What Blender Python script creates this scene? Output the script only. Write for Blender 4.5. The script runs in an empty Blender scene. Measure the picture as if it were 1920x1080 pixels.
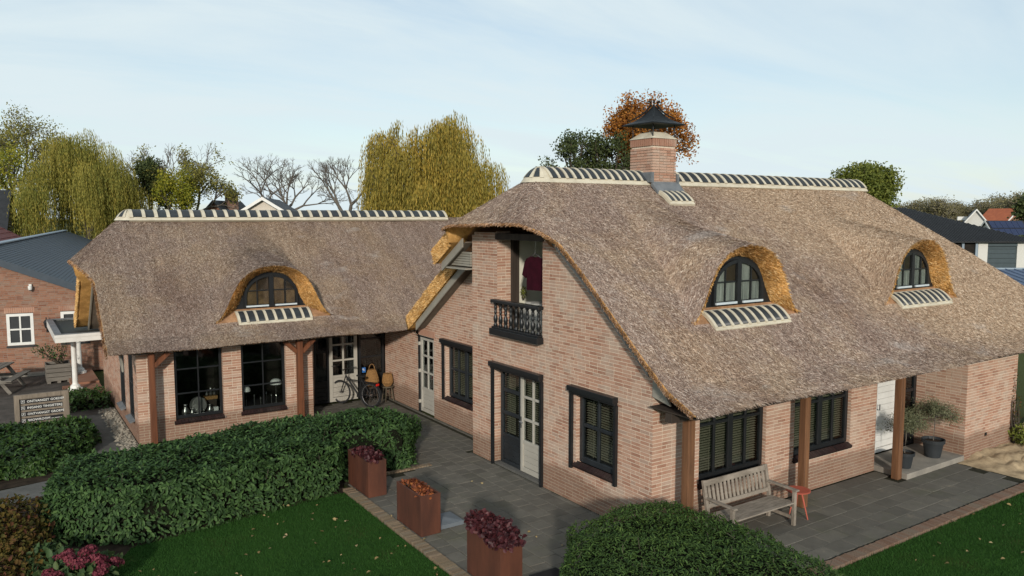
import bpy, math, random
import numpy as np
from mathutils import Vector, Matrix

# ------------------------------------------------------------------ camera, sky, sun, exposure
scene = bpy.context.scene
COL = scene.collection
R = math.radians
CAM = np.array([-8.83, -9.12, 5.35])
cd = bpy.data.cameras.new('camera'); cam = bpy.data.objects.new('camera', cd); COL.objects.link(cam)
cam.location = CAM; cam.rotation_euler = (R(90 - 5.28), 0, -R(33.63))
cd.sensor_width = 36; cd.lens = 1462.4 / 1920 * 36; cd.clip_end = 3000; cd.clip_start = .05
scene.camera = cam

SUN = Vector((.65, 1.0, -.36)).normalized()          # direction in which the light travels
SUN_EL = math.asin(-SUN.z); SUN_ROT = math.atan2(-SUN.x, -SUN.y)
w = bpy.data.worlds.new('World'); scene.world = w; w.use_nodes = True
nt = w.node_tree; nt.nodes.clear()
N = nt.nodes.new; L = nt.links.new
out = N('ShaderNodeOutputWorld'); bg = N('ShaderNodeBackground'); bg.inputs[1].default_value = .118
sky = N('ShaderNodeTexSky'); sky.sky_type = 'NISHITA'; sky.sun_disc = False
sky.sun_elevation = SUN_EL; sky.sun_rotation = SUN_ROT % (2 * math.pi)
sky.air_density = 1.0; sky.dust_density = .6; sky.ozone_density = 1.3
# a thin veil of high cloud over the whole sky
tc = N('ShaderNodeTexCoord'); sep = N('ShaderNodeSeparateXYZ'); L(tc.outputs['Generated'], sep.inputs[0])
za = N('ShaderNodeMath'); za.operation = 'MAXIMUM'; za.inputs[1].default_value = 0.0; L(sep.outputs['Z'], za.inputs[0])
zb = N('ShaderNodeMath'); zb.operation = 'ADD'; zb.inputs[1].default_value = .12; L(za.outputs[0], zb.inputs[0])
dx = N('ShaderNodeMath'); dx.operation = 'DIVIDE'; L(sep.outputs['X'], dx.inputs[0]); L(zb.outputs[0], dx.inputs[1])
dy = N('ShaderNodeMath'); dy.operation = 'DIVIDE'; L(sep.outputs['Y'], dy.inputs[0]); L(zb.outputs[0], dy.inputs[1])
cmb = N('ShaderNodeCombineXYZ'); L(dx.outputs[0], cmb.inputs[0]); L(dy.outputs[0], cmb.inputs[1])
mp = N('ShaderNodeMapping'); mp.inputs['Rotation'].default_value = (0, 0, R(28)); mp.inputs['Scale'].default_value = (.42, 1.1, 1)
L(cmb.outputs[0], mp.inputs[0])
n1 = N('ShaderNodeTexNoise'); n1.inputs['Scale'].default_value = .9; n1.inputs['Detail'].default_value = 9
n1.inputs['Roughness'].default_value = .58; n1.inputs['Distortion'].default_value = .5; L(mp.outputs[0], n1.inputs['Vector'])
cr = N('ShaderNodeValToRGB'); cr.color_ramp.elements[0].position = .40; cr.color_ramp.elements[1].position = .62
cr.color_ramp.elements[0].color = (.50, .50, .50, 1); cr.color_ramp.elements[1].color = (.95, .95, .95, 1)
L(n1.outputs['Fac'], cr.inputs[0])
hz = N('ShaderNodeMapRange'); hz.inputs['From Max'].default_value = .14; hz.inputs['To Min'].default_value = 1.5; hz.inputs['To Max'].default_value = 1.0
L(za.outputs[0], hz.inputs['Value'])
mul = N('ShaderNodeMath'); mul.operation = 'MULTIPLY'; mul.use_clamp = True; L(cr.outputs[0], mul.inputs[0]); L(hz.outputs[0], mul.inputs[1])
mx = N('ShaderNodeMix'); mx.data_type = 'RGBA'; L(mul.outputs[0], mx.inputs[0]); L(sky.outputs[0], mx.inputs[6])
mx.inputs[7].default_value = (5.65, 6.5, 6.8, 1)
L(mx.outputs[2], bg.inputs[0]); L(bg.outputs[0], out.inputs[0])

sd = bpy.data.lights.new('sun', 'SUN'); sd.energy = 2.9; sd.angle = R(3.0); sd.color = (1.0, .93, .82)
sun = bpy.data.objects.new('sun', sd); COL.objects.link(sun); sun.rotation_euler = SUN.to_track_quat('-Z', 'Y').to_euler()
vs = scene.view_settings; vs.view_transform = 'Standard'; vs.look = 'None'; vs.exposure = 0.15; vs.gamma = 1
vs.use_curve_mapping = False
scene.cycles.max_bounces = 6; scene.cycles.transparent_max_bounces = 12; scene.cycles.use_denoising = True

rng = np.random.default_rng(7); random.seed(7)

# ------------------------------------------------------------------ materials
def new_mat(name):
    m = bpy.data.materials.new(name); m.use_nodes = True
    t = m.node_tree; b = t.nodes['Principled BSDF']
    return m, t, b
def ramp(t, stops):
    r = t.nodes.new('ShaderNodeValToRGB'); e = r.color_ramp.elements
    while len(e) < len(stops): e.new(.5)
    for k, (p, c) in enumerate(stops):
        e[k].position = p; e[k].color = (*c, 1)
    return r
def posn(t, scale=(1, 1, 1)):
    g = t.nodes.new('ShaderNodeNewGeometry')
    if scale == (1, 1, 1): return g.outputs['Position']
    m = t.nodes.new('ShaderNodeMapping'); m.inputs['Scale'].default_value = scale
    t.links.new(g.outputs['Position'], m.inputs[0]); return m.outputs[0]
def noise(t, scale, detail=4, rough=.55, vec=None, dist=0):
    n = t.nodes.new('ShaderNodeTexNoise'); n.inputs['Scale'].default_value = scale
    n.inputs['Detail'].default_value = detail; n.inputs['Roughness'].default_value = rough; n.inputs['Distortion'].default_value = dist
    t.links.new(vec if vec is not None else posn(t), n.inputs['Vector']); return n.outputs['Fac']
def math_(t, op, a, b=None, c=None):
    n = t.nodes.new('ShaderNodeMath'); n.operation = op
    for k, v in enumerate((a, b, c)):
        if v is None: continue
        if isinstance(v, (int, float)): n.inputs[k].default_value = v
        else: t.links.new(v, n.inputs[k])
    return n.outputs[0]
def mixc(t, fac, a, b, mode='MIX'):
    n = t.nodes.new('ShaderNodeMix'); n.data_type = 'RGBA'; n.blend_type = mode
    for k, v in ((0, fac), (6, a), (7, b)):
        if isinstance(v, (int, float)): n.inputs[k].default_value = v
        elif isinstance(v, tuple): n.inputs[k].default_value = (*v, 1) if len(v) == 3 else v
        else: t.links.new(v, n.inputs[k])
    return n.outputs[2]
def rnd(t):
    a = t.nodes.new('ShaderNodeAttribute'); a.attribute_name = 'rnd'
    o = t.nodes.new('ShaderNodeObjectInfo')
    return math_(t, 'FRACT', math_(t, 'ADD', a.outputs['Fac'], o.outputs['Random']))
def bump(t, b, h, strength=.3, dist=.02):
    n = t.nodes.new('ShaderNodeBump'); n.inputs['Strength'].default_value = strength; n.inputs['Distance'].default_value = dist
    t.links.new(h, n.inputs['Height']); t.links.new(n.outputs[0], b.inputs['Normal'])
def smooth_step(t, v, lo, hi):
    n = t.nodes.new('ShaderNodeMapRange'); n.interpolation_type = 'SMOOTHSTEP'
    n.inputs['From Min'].default_value = lo; n.inputs['From Max'].default_value = hi; t.links.new(v, n.inputs['Value']); return n.outputs[0]
def simple(name, c1, c2=None, rough=.7, scale=6, spec=.3, bumps=0, bscale=40, metal=0, stretch=(1, 1, 1), detail=5, lo=.35, hi=.68):
    """two-tone noise paint"""
    m, t, b = new_mat(name)
    b.inputs['Roughness'].default_value = rough; b.inputs['Specular IOR Level'].default_value = spec; b.inputs['Metallic'].default_value = metal
    c2 = c2 or tuple(v * .8 for v in c1)
    f = noise(t, scale, detail, .6, posn(t, stretch))
    r = ramp(t, [(lo, c2), (hi, c1)]); t.links.new(f, r.inputs[0]); t.links.new(r.outputs[0], b.inputs['Base Color'])
    if bumps: bump(t, b, noise(t, bscale, 4, .6, posn(t, stretch)), bumps, .01)
    return m
def foliage(name, stops, rough=.55, spec=.25, nscale=1.2, nmix=.35, trans=.25):
    """leaf colours from a per-leaf random number and a slow drift"""
    m, t, b = new_mat(name)
    f = math_(t, 'ADD', math_(t, 'MULTIPLY', rnd(t), 1 - nmix), math_(t, 'MULTIPLY', noise(t, nscale, 3), nmix))
    r = ramp(t, stops); t.links.new(f, r.inputs[0]); t.links.new(r.outputs[0], b.inputs['Base Color'])
    b.inputs['Roughness'].default_value = rough; b.inputs['Specular IOR Level'].default_value = spec
    if trans:
        tr = t.nodes.new('ShaderNodeBsdfTranslucent'); t.links.new(r.outputs[0], tr.inputs[0])
        ms = t.nodes.new('ShaderNodeMixShader'); ms.inputs[0].default_value = trans
        t.links.new(b.outputs[0], ms.inputs[1]); t.links.new(tr.outputs[0], ms.inputs[2])
        t.links.new(ms.outputs[0], t.nodes['Material Output'].inputs[0])
    return m

def brick_mat(name, stops, plinth=None, pale=.5, pale_col=(.52, .44, .36)):
    m, t, b = new_mat(name)
    r = ramp(t, stops); t.links.new(rnd(t), r.inputs[0]); c = r.outputs[0]
    if plinth:
        g = t.nodes.new('ShaderNodeNewGeometry'); s = t.nodes.new('ShaderNodeSeparateXYZ'); t.links.new(g.outputs['Position'], s.inputs[0])
        zz = math_(t, 'ADD', s.outputs['Z'], math_(t, 'MULTIPLY', noise(t, 1.1, 4), .42))
        k = smooth_step(t, zz, plinth + .12, plinth + .30)
        c = mixc(t, k, mixc(t, .72, c, (.185, .108, .074)), c)
    eff = math_(t, 'MULTIPLY', smooth_step(t, noise(t, 1.5, 6, .65), .42, .72), math_(t, 'MULTIPLY', math_(t, 'ADD', math_(t, 'MULTIPLY', k, .8), .2), pale) if plinth else pale)
    c = mixc(t, eff, c, pale_col)
    c = mixc(t, .55, c, mixc(t, noise(t, 55, 4), (.25, .25, .25), (1.5, 1.5, 1.5)), 'MULTIPLY')
    t.links.new(c, b.inputs['Base Color']); b.inputs['Roughness'].default_value = .88; b.inputs['Specular IOR Level'].default_value = .2
    bump(t, b, noise(t, 90, 4), .35, .006)
    return m
M = {}
M['brick'] = brick_mat('brick', [(0, (.32, .165, .112)), (.2, (.39, .21, .145)), (.45, (.455, .26, .183)), (.7, (.465, .288, .21)), (.88, (.45, .30, .23)), (1, (.38, .255, .195))], plinth=.52)
M['brick_red'] = brick_mat('brick_red', [(0, (.19, .08, .052)), (.3, (.255, .115, .07)), (.6, (.30, .145, .092)), (.85, (.28, .165, .115)), (1, (.22, .135, .098))], pale=.16)
M['mortar'] = simple('mortar', (.66, .565, .45), (.55, .465, .37), .95, 7, .1, .5, 60)
_t = M['mortar'].node_tree; _b = _t.nodes['Principled BSDF']; _c = _b.inputs['Base Color'].links[0].from_socket          # grime in the joints near the ground
_s = _t.nodes.new('ShaderNodeSeparateXYZ'); _t.links.new(posn(_t), _s.inputs[0])
_k = smooth_step(_t, math_(_t, 'ADD', _s.outputs['Z'], math_(_t, 'MULTIPLY', noise(_t, 1.1, 4), .42)), .60, .85)
_t.links.new(mixc(_t, _k, mixc(_t, .62, _c, (.24, .185, .13)), _c), _b.inputs['Base Color'])
M['mortar_dark'] = simple('mortar_dark', (.30, .24, .20), (.20, .16, .13), .95, 7, .1, .5, 60)
M['kerb_brick'] = brick_mat('kerb_brick', [(0, (.16, .115, .075)), (.4, (.21, .15, .10)), (.7, (.25, .185, .125)), (1, (.19, .155, .115))], pale=.2, pale_col=(.14, .16, .07))
M['kerb_brick_red'] = brick_mat('kerb_brick_red', [(0, (.16, .095, .065)), (.5, (.20, .125, .09)), (1, (.19, .14, .105))], pale=.2, pale_col=(.2, .19, .13))
M['sill_brick'] = brick_mat('sill_brick', [(0, (.016, .009, .009)), (.5, (.030, .014, .013)), (1, (.022, .011, .011))], pale=.05)

def thatch_mat(name, strand, tone=1.0):
    m, t, b = new_mat(name)
    big = noise(t, .42, 4, .6, posn(t), .4)
    mid = noise(t, 2.2, 5, .65)
    if strand: v = rnd(t)
    else: v = noise(t, 26, 6, .75, posn(t, (1.6, .6, .6)))
    cold = ramp(t, [(0, (.11, .070, .054)), (.25, (.218, .148, .116)), (.55, (.37, .27, .218)), (.8, (.49, .385, .322)), (1, (.66, .555, .48))])
    warm = ramp(t, [(0, (.15, .097, .062)), (.25, (.285, .195, .132)), (.6, (.445, .322, .230)), (.85, (.575, .445, .33)), (1, (.76, .64, .515))])
    for r in (cold, warm): t.links.new(v, r.inputs[0])
    k = smooth_step(t, math_(t, 'ADD', math_(t, 'MULTIPLY', big, .75), math_(t, 'MULTIPLY', mid, .25)), .40, .60)
    c = mixc(t, k, cold.outputs[0], warm.outputs[0])
    dk = smooth_step(t, noise(t, .62, 3, .5, posn(t, (1, .6, .6))), .44, .72)
    c = mixc(t, .5, c, mixc(t, smooth_step(t, noise(t, 1.0, 5, .6, posn(t, (9, .55, .55))), .35, .65), (.80, .78, .77), (1.14, 1.13, 1.12)), 'MULTIPLY')
    c = mixc(t, math_(t, 'MULTIPLY', dk, .5), c, mixc(t, 1.0, c, (.60, .49, .45), 'MULTIPLY'))
    sx_ = t.nodes.new('ShaderNodeSeparateXYZ'); t.links.new(posn(t), sx_.inputs[0])          # thatch colour blends warmer and paler towards the right-hand hip
    pale_k = smooth_step(t, math_(t, 'ADD', math_(t, 'ADD', sx_.outputs['X'], math_(t, 'MULTIPLY', sx_.outputs['Y'], .9)), math_(t, 'MULTIPLY', noise(t, .5, 3), 5.0)), 8.2, 13.0) if tone == 1.0 else 0.0
    c = mixc(t, pale_k, c, mixc(t, 1.0, warm.outputs[0], (1.20, 1.19, 1.15), 'MULTIPLY')) if tone == 1.0 else mixc(t, 1.0, c, (tone, tone, tone), 'MULTIPLY')
    gy = smooth_step(t, noise(t, 1.3, 5, .6, posn(t, (.45, 1, 1))), .60, .72)
    c = mixc(t, math_(t, 'MULTIPLY', gy, .35), c, (.52, .49, .47))
    t.links.new(c, b.inputs['Base Color']); b.inputs['Roughness'].default_value = .9; b.inputs['Specular IOR Level'].default_value = .15
    if not strand: bump(t, b, noise(t, 40, 5, .7), .7, .03)
    return m
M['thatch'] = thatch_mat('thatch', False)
M['straw'] = thatch_mat('straw', True); M['thatch_old'] = thatch_mat('thatch_old', False, .76); M['straw_old'] = thatch_mat('straw_old', True, .76)
def reed_mat(name, strand, k=1.0):
    m, t, b = new_mat(name)
    v = rnd(t) if strand else noise(t, 30, 5, .7)
    r = ramp(t, [(0, (.24 * k, .115 * k, .028)), (.3, (.50 * k, .265 * k, .075)), (.65, (.69 * k, .42 * k, .16)), (1, (.84 * k, .62 * k, .32))])
    t.links.new(v, r.inputs[0]); c = mixc(t, .45, r.outputs[0], mixc(t, smooth_step(t, noise(t, 3.5, 4), .35, .65), (.45, .36, .28), (1.25, 1.2, 1.15)), 'MULTIPLY')
    t.links.new(c, b.inputs['Base Color']); b.inputs['Roughness'].default_value = .85; b.inputs['Specular IOR Level'].default_value = .15
    if not strand: bump(t, b, noise(t, 60, 4), .6, .02)
    return m
M['reed'] = reed_mat('reed', False); M['reed_straw'] = reed_mat('reed_straw', True)
M['reed_brown'] = reed_mat('reed_brown', False, .62); M['reed_brown_straw'] = reed_mat('reed_brown_straw', True, .66)

M['ridge_mortar'] = simple('ridge_mortar', (.60, .545, .43), (.46, .41, .32), .9, 5, .15, .35, 50)
M['ridge_tile'] = simple('ridge_tile', (.038, .044, .05), (.022, .026, .03), .45, 6, .4, .12, 60)
M['black'] = simple('black_paint', (.014, .015, .017), (.010, .011, .012), .38, 4, .45, .05, 60)
M['anthracite'] = simple('anthracite_paint', (.022, .026, .03), (.016, .019, .022), .4, 4, .45)
M['cream'] = simple('cream_paint', (.40, .375, .325), (.36, .335, .29), .45, 3, .4)
M['white'] = simple('white_paint', (.70, .69, .66), (.62, .61, .58), .5, 4, .4)
M['grey_board'] = simple('grey_board', (.30, .28, .235), (.25, .235, .20), .6, 5, .3, .1, 60)
M['verge_grey'] = simple('verge_grey', (.17, .165, .155), (.13, .125, .118), .6, 5, .3)
M['brown_board'] = simple('brown_board', (.17, .145, .115), (.12, .10, .08), .7, 6, .2, .3, 50, stretch=(1, 1, .15))
def wood(name, c1, c2, rough=.7, sc=8, stretch=(1, 1, .06)):
    m, t, b = new_mat(name)
    f = noise(t, sc, 6, .65, posn(t, stretch), .6); r = ramp(t, [(.3, c2), (.5, tuple((p + q) / 2 for p, q in zip(c1, c2))), (.7, c1)]); t.links.new(f, r.inputs[0])
    t.links.new(r.outputs[0], b.inputs['Base Color']); b.inputs['Roughness'].default_value = rough; b.inputs['Specular IOR Level'].default_value = .25
    bump(t, b, noise(t, sc * 4, 4, .6, posn(t, stretch)), .4, .01); return m
M['post_wood'] = wood('post_wood', (.22, .105, .05), (.085, .042, .024), .6, 14)
M['post_orange'] = wood('post_orange', (.20, .072, .032), (.075, .03, .016), .55, 14)
M['bench_wood'] = wood('bench_wood', (.34, .29, .24), (.15, .125, .10), .85, 10, (.25, 1, .4))
M['old_wood'] = wood('old_wood', (.20, .18, .155), (.10, .09, .078), .9, 9, (.2, .6, 1))
M['sign_wood'] = wood('sign_wood', (.25, .205, .16), (.14, .115, .09), .85, 12, (1, 1, .15))
M['dark_wood'] = wood('dark_wood', (.06, .045, .035), (.03, .022, .018), .7, 10)
M['stool_wood'] = wood('stool_wood', (.13, .105, .07), (.07, .055, .04), .8, 10)
M['bark'] = simple('bark', (.095, .08, .062), (.055, .047, .036), .95, 4, .1, .5, 12)
M['bark_far'] = simple('bark_far', (.24, .215, .185), (.17, .155, .13), .95, 3, .1)
M['iron'] = simple('iron', (.007, .008, .009), (.005, .006, .007), .5, 4, .3)
M['bark_grey'] = simple('bark_grey', (.155, .135, .115), (.10, .088, .075), .95, 3, .1)
def slab_mat(name, k=1.22):
    m, t, b = new_mat(name)
    r = ramp(t, [(0, (.086 * k, .079 * k, .068 * k)), (.5, (.100 * k, .092 * k, .079 * k)), (1, (.118 * k, .108 * k, .092 * k))]); t.links.new(rnd(t), r.inputs[0])
    c = mixc(t, .7, r.outputs[0], mixc(t, noise(t, 3.2, 6, .7), (.45, .45, .45), (1.5, 1.5, 1.45)), 'MULTIPLY')
    c = mixc(t, math_(t, 'MULTIPLY', smooth_step(t, noise(t, .9, 5, .6), .52, .7), .4), c, (.085, .09, .05))
    if 'right' in name: c = mixc(t, math_(t, 'MULTIPLY', smooth_step(t, noise(t, 1.6, 6, .65), .60, .72), .55), c, (.27, .22, .155))
    c = mixc(t, .5, c, mixc(t, noise(t, 120, 3), (.5, .5, .5), (1.5, 1.5, 1.5)), 'MULTIPLY')
    t.links.new(c, b.inputs['Base Color']); b.inputs['Roughness'].default_value = .85; b.inputs['Specular IOR Level'].default_value = .25
    bump(t, b, noise(t, 110, 4), .4, .006); return m
M['slab'] = slab_mat('slab'); M['slab_right'] = slab_mat('slab_right', 1.2)
M['joint'] = simple('joint_soil', (.045, .042, .028), (.022, .022, .015), .95, 9, .1, .5, 60)
M['concrete'] = simple('concrete', (.30, .27, .23), (.21, .19, .165), .85, 3, .2, .2, 60)
M['path'] = simple('path_concrete', (.13, .125, .115), (.085, .082, .076), .9, 3, .2, .3, 60)
M['yard'] = simple('yard_paving', (.10, .085, .075), (.06, .052, .045), .9, 3, .2, .3, 40)
M['soil'] = simple('soil', (.05, .036, .025), (.022, .016, .012), .95, 5, .1, .8, 25)
M['sand'] = simple('sand', (.50, .38, .24), (.27, .20, .125), .95, 4, .1, .9, 14)
M['gravel'] = simple('gravel', (.36, .32, .26), (.17, .15, .12), .9, 30, .2, 1, 40)
M['corten'] = simple('corten_steel', (.115, .040, .022), (.058, .022, .014), .72, 3.5, .3, .15, 60, stretch=(1, 1, .25), detail=8)
M['lead'] = simple('lead', (.17, .18, .19), (.11, .12, .13), .5, 5, .4)
M['steel'] = simple('steel', (.55, .55, .56), (.45, .45, .46), .25, 5, .5, metal=.9)
M['plaster'] = simple('loft_plaster', (.62, .60, .50), (.56, .54, .45), .85, 2, .2)
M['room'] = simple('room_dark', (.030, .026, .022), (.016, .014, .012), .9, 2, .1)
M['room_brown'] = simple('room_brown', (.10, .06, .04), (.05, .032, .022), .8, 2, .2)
M['blind'] = simple('blind_slat', (.34, .30, .215), (.28, .25, .18), .6, 4, .3)
M['loft_wood'] = simple('loft_wood', (.28, .16, .08), (.12, .07, .04), .8, 5, .2)
M['curtain'] = simple('curtain', (.56, .545, .50), (.22, .22, .21), .9, 9, .1, stretch=(3, 1, .2))
M['shirt'] = simple('burgundy_cloth', (.034, .004, .010), (.022, .003, .007), .9, 8, .1, .3, 30)
M['rattan'] = simple('rattan', (.36, .20, .075), (.20, .105, .04), .8, 30, .2, .6, 60)
M['tin'] = simple('pewter', (.42, .41, .39), (.28, .27, .26), .28, 6, .5, metal=.85)
M['rubber'] = simple('rubber', (.02, .02, .021), (.014, .014, .015), .8, 8, .2)
M['pot'] = simple('pot_plastic', (.028, .032, .036), (.02, .023, .026), .6, 5, .3)
M['coral'] = simple('coral_paint', (.42, .095, .06), (.36, .08, .05), .5, 4, .4)
M['slate_metal'] = simple('slate_metal', (.045, .062, .082), (.034, .048, .064), .55, 3, .35)
M['flash_blue'] = simple('flashing_blue', (.26, .32, .37), (.21, .26, .31), .5, 3, .4)
M['bitumen'] = simple('bitumen', (.035, .04, .045), (.05, .055, .045), .8, 3, .2, .3, 40)
M['red_tile'] = simple('red_tile', (.20, .032, .026), (.13, .022, .018), .6, 3, .35, .2, 30)
M['orange_tile'] = simple('orange_tile', (.42, .12, .05), (.33, .09, .04), .7, 2, .3)
M['dark_tile'] = simple('dark_tile', (.028, .029, .032), (.019, .020, .022), .6, 3, .3)
M['barn_roof'] = simple('barn_roof', (.030, .031, .034), (.020, .021, .023), .7, 2, .3)
M['blue_roof'] = simple('blue_roof', (.085, .12, .19), (.065, .095, .15), .5, 2, .4)
M['pale_wall'] = simple('pale_wall', (.60, .54, .46), (.54, .49, .42), .9, 2, .2)
M['white_brick'] = simple('white_brick', (.60, .59, .55), (.50, .49, .46), .9, 30, .2)
M['garage'] = simple('garage_door', (.05, .07, .08), (.04, .058, .066), .5, 3, .4)
M['solar'] = simple('solar_cell', (.012, .022, .07), (.009, .016, .05), .25, 3, .5)
M['skylight'] = simple('skylight', (.55, .60, .63), (.48, .53, .56), .3, 3, .5)
M['sign_black'] = simple('sign_black', (.018, .018, .02), (.014, .014, .016), .5, 4, .3)
M['blue'] = simple('blue_sticker', (.04, .15, .42), (.03, .12, .36), .4, 4, .4)
M['red_lamp'] = simple('red_reflector', (.75, .02, .015), (.6, .015, .01), .2, 4, .5)
M['slab_grey'] = simple('grey_slab', (.15, .17, .19), (.12, .137, .155), .8, 4, .3)
m, t, b = new_mat('pane_glass')          # clear window glass: reflects at a slant, else lets one look in
gl = t.nodes.new('ShaderNodeBsdfGlossy'); gl.inputs['Roughness'].default_value = .03; gl.inputs['Color'].default_value = (.9, .95, 1, 1)
tr = t.nodes.new('ShaderNodeBsdfTransparent'); tr.inputs[0].default_value = (.80, .83, .82, 1)
lw = t.nodes.new('ShaderNodeLayerWeight'); fz = math_(t, 'ADD', math_(t, 'MULTIPLY', math_(t, 'POWER', lw.outputs['Facing'], 5.0), .9), .05)
ms = t.nodes.new('ShaderNodeMixShader'); t.links.new(fz, ms.inputs[0]); t.links.new(tr.outputs[0], ms.inputs[1]); t.links.new(gl.outputs[0], ms.inputs[2])
t.links.new(ms.outputs[0], t.nodes['Material Output'].inputs[0]); M['glass'] = m

# leaf colours
M['laurel'] = foliage('laurel_leaf', [(0, (.010, .020, .007)), (.25, (.022, .048, .015)), (.6, (.042, .085, .025)), (.85, (.068, .125, .036)), (.95, (.105, .15, .042)), (1, (.14, .10, .05))], .6, .18, .9, .3, .12)
M['laurel_back'] = foliage('shrub_leaf', [(0, (.014, .028, .009)), (.35, (.026, .058, .014)), (.7, (.045, .09, .02)), (.92, (.075, .125, .022)), (1, (.13, .15, .03))], .5, .3, 1.2, .35, .15)
M['box_leaf'] = foliage('clipped_leaf', [(0, (.014, .027, .007)), (.25, (.030, .060, .014)), (.65, (.055, .10, .022)), (.9, (.09, .14, .030)), (.97, (.15, .165, .04)), (1, (.17, .105, .05))], .55, .2, 1.0, .3, .12)
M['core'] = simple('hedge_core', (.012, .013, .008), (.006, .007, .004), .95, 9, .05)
M['wine'] = foliage('wine_leaf', [(0, (.022, .007, .008)), (.4, (.052, .013, .017)), (.75, (.095, .024, .028)), (1, (.16, .055, .045))], .5, .3)
M['rust_leaf'] = foliage('rust_leaf', [(0, (.05, .018, .012)), (.4, (.16, .045, .022)), (.75, (.32, .10, .03)), (1, (.40, .20, .06))], .6, .2)
M['pink'] = foliage('pink_petal', [(0, (.075, .017, .026)), (.45, (.15, .028, .044)), (.8, (.22, .055, .068)), (1, (.25, .12, .08))], .7, .15)
M['hyd_leaf'] = foliage('hydrangea_leaf', [(0, (.03, .055, .02)), (.5, (.055, .10, .035)), (1, (.12, .14, .05))], .6, .25)
M['autumn'] = foliage('autumn_leaf', [(0, (.03, .035, .010)), (.3, (.065, .060, .014)), (.55, (.115, .080, .018)), (.75, (.10, .045, .022)), (.9, (.13, .035, .028)), (1, (.19, .035, .045))], .7, .15)
M['olive'] = foliage('olive_leaf', [(0, (.075, .09, .045)), (.5, (.16, .17, .095)), (1, (.28, .28, .17))], .6, .25)
M['willow'] = foliage('willow_leaf', [(0, (0.084, 0.078, 0.017)), (.3, (0.192, 0.168, 0.034)), (.6, (0.336, 0.258, 0.050)), (.85, (0.456, 0.300, 0.054)), (1, (0.372, 0.180, 0.048))], .6, .2, .35, .5, .3)
M['willow_green'] = foliage('willow_leaf_green', [(0, (0.075, 0.088, 0.019)), (.3, (0.175, 0.181, 0.037)), (.6, (0.294, 0.256, 0.053)), (.85, (0.388, 0.294, 0.056)), (1, (0.350, 0.200, 0.056))], .6, .2, .35, .5, .3)
M['yellow_leaf'] = foliage('yellow_leaf', [(0, (0.078, 0.098, 0.013)), (.4, (0.182, 0.195, 0.021)), (.75, (0.312, 0.280, 0.029)), (1, (0.429, 0.338, 0.039))], .6, .2, .5, .4, .3)
M['poplar_leaf'] = foliage('pale_leaf', [(0, (0.090, 0.096, 0.024)), (.5, (0.198, 0.186, 0.042)), (1, (0.312, 0.264, 0.066))], .6, .2, .4, .4, .3)
M['oak_leaf'] = foliage('oak_leaf', [(0, (0.115, 0.046, 0.017)), (.35, (0.276, 0.103, 0.025)), (.7, (0.460, 0.190, 0.034)), (.9, (0.552, 0.270, 0.046)), (1, (0.345, 0.069, 0.040))], .6, .2, .6, .4, .3)
M['dark_leaf'] = foliage('dark_leaf', [(0, (0.028, 0.040, 0.015)), (.5, (0.055, 0.073, 0.025)), (1, (0.105, 0.127, 0.039))], .6, .2, .5, .4, .15)
M['green_leaf'] = foliage('green_leaf', [(0, (.06, .08, .016)), (.45, (.125, .15, .028)), (.8, (.195, .205, .038)), (1, (.27, .25, .05))], .6, .2, .5, .4, .25)
M['far_leaf'] = foliage('far_leaf', [(0, (.11, .10, .06)), (.5, (.19, .17, .09)), (1, (.27, .23, .11))], .8, .1, .1, .5, .2)
M['grass'] = foliage('grass_blade', [(0, (.014, .046, .008)), (.4, (.024, .075, .013)), (.8, (.040, .105, .018)), (1, (.085, .12, .022))], .7, .15, .8, .6, .2)
M['fallen'] = foliage('fallen_leaf', [(0, (.20, .13, .05)), (.5, (.36, .26, .12)), (.8, (.46, .36, .20)), (1, (.30, .11, .03))], .8, .15)
def ground_mat(name, grass):
    m, t, b = new_mat(name)
    f = noise(t, .5 if grass else .06, 5, .6); r = ramp(t, [(.3, (.016, .048, .009) if grass else (.04, .05, .016)), (.7, (.032, .075, .014) if grass else (.075, .085, .028))]); t.links.new(f, r.inputs[0])
    c = r.outputs[0]
    if grass: c = mixc(t, smooth_step(t, noise(t, 1.1, 5, .6), .5, .75), c, (.045, .06, .014))
    t.links.new(c, b.inputs['Base Color']); b.inputs['Roughness'].default_value = .95; b.inputs['Specular IOR Level'].default_value = .1
    bump(t, b, noise(t, 60, 4), .8, .02); return m
M['lawn'] = ground_mat('lawn_turf', True); M['field'] = ground_mat('field', False)

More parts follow.
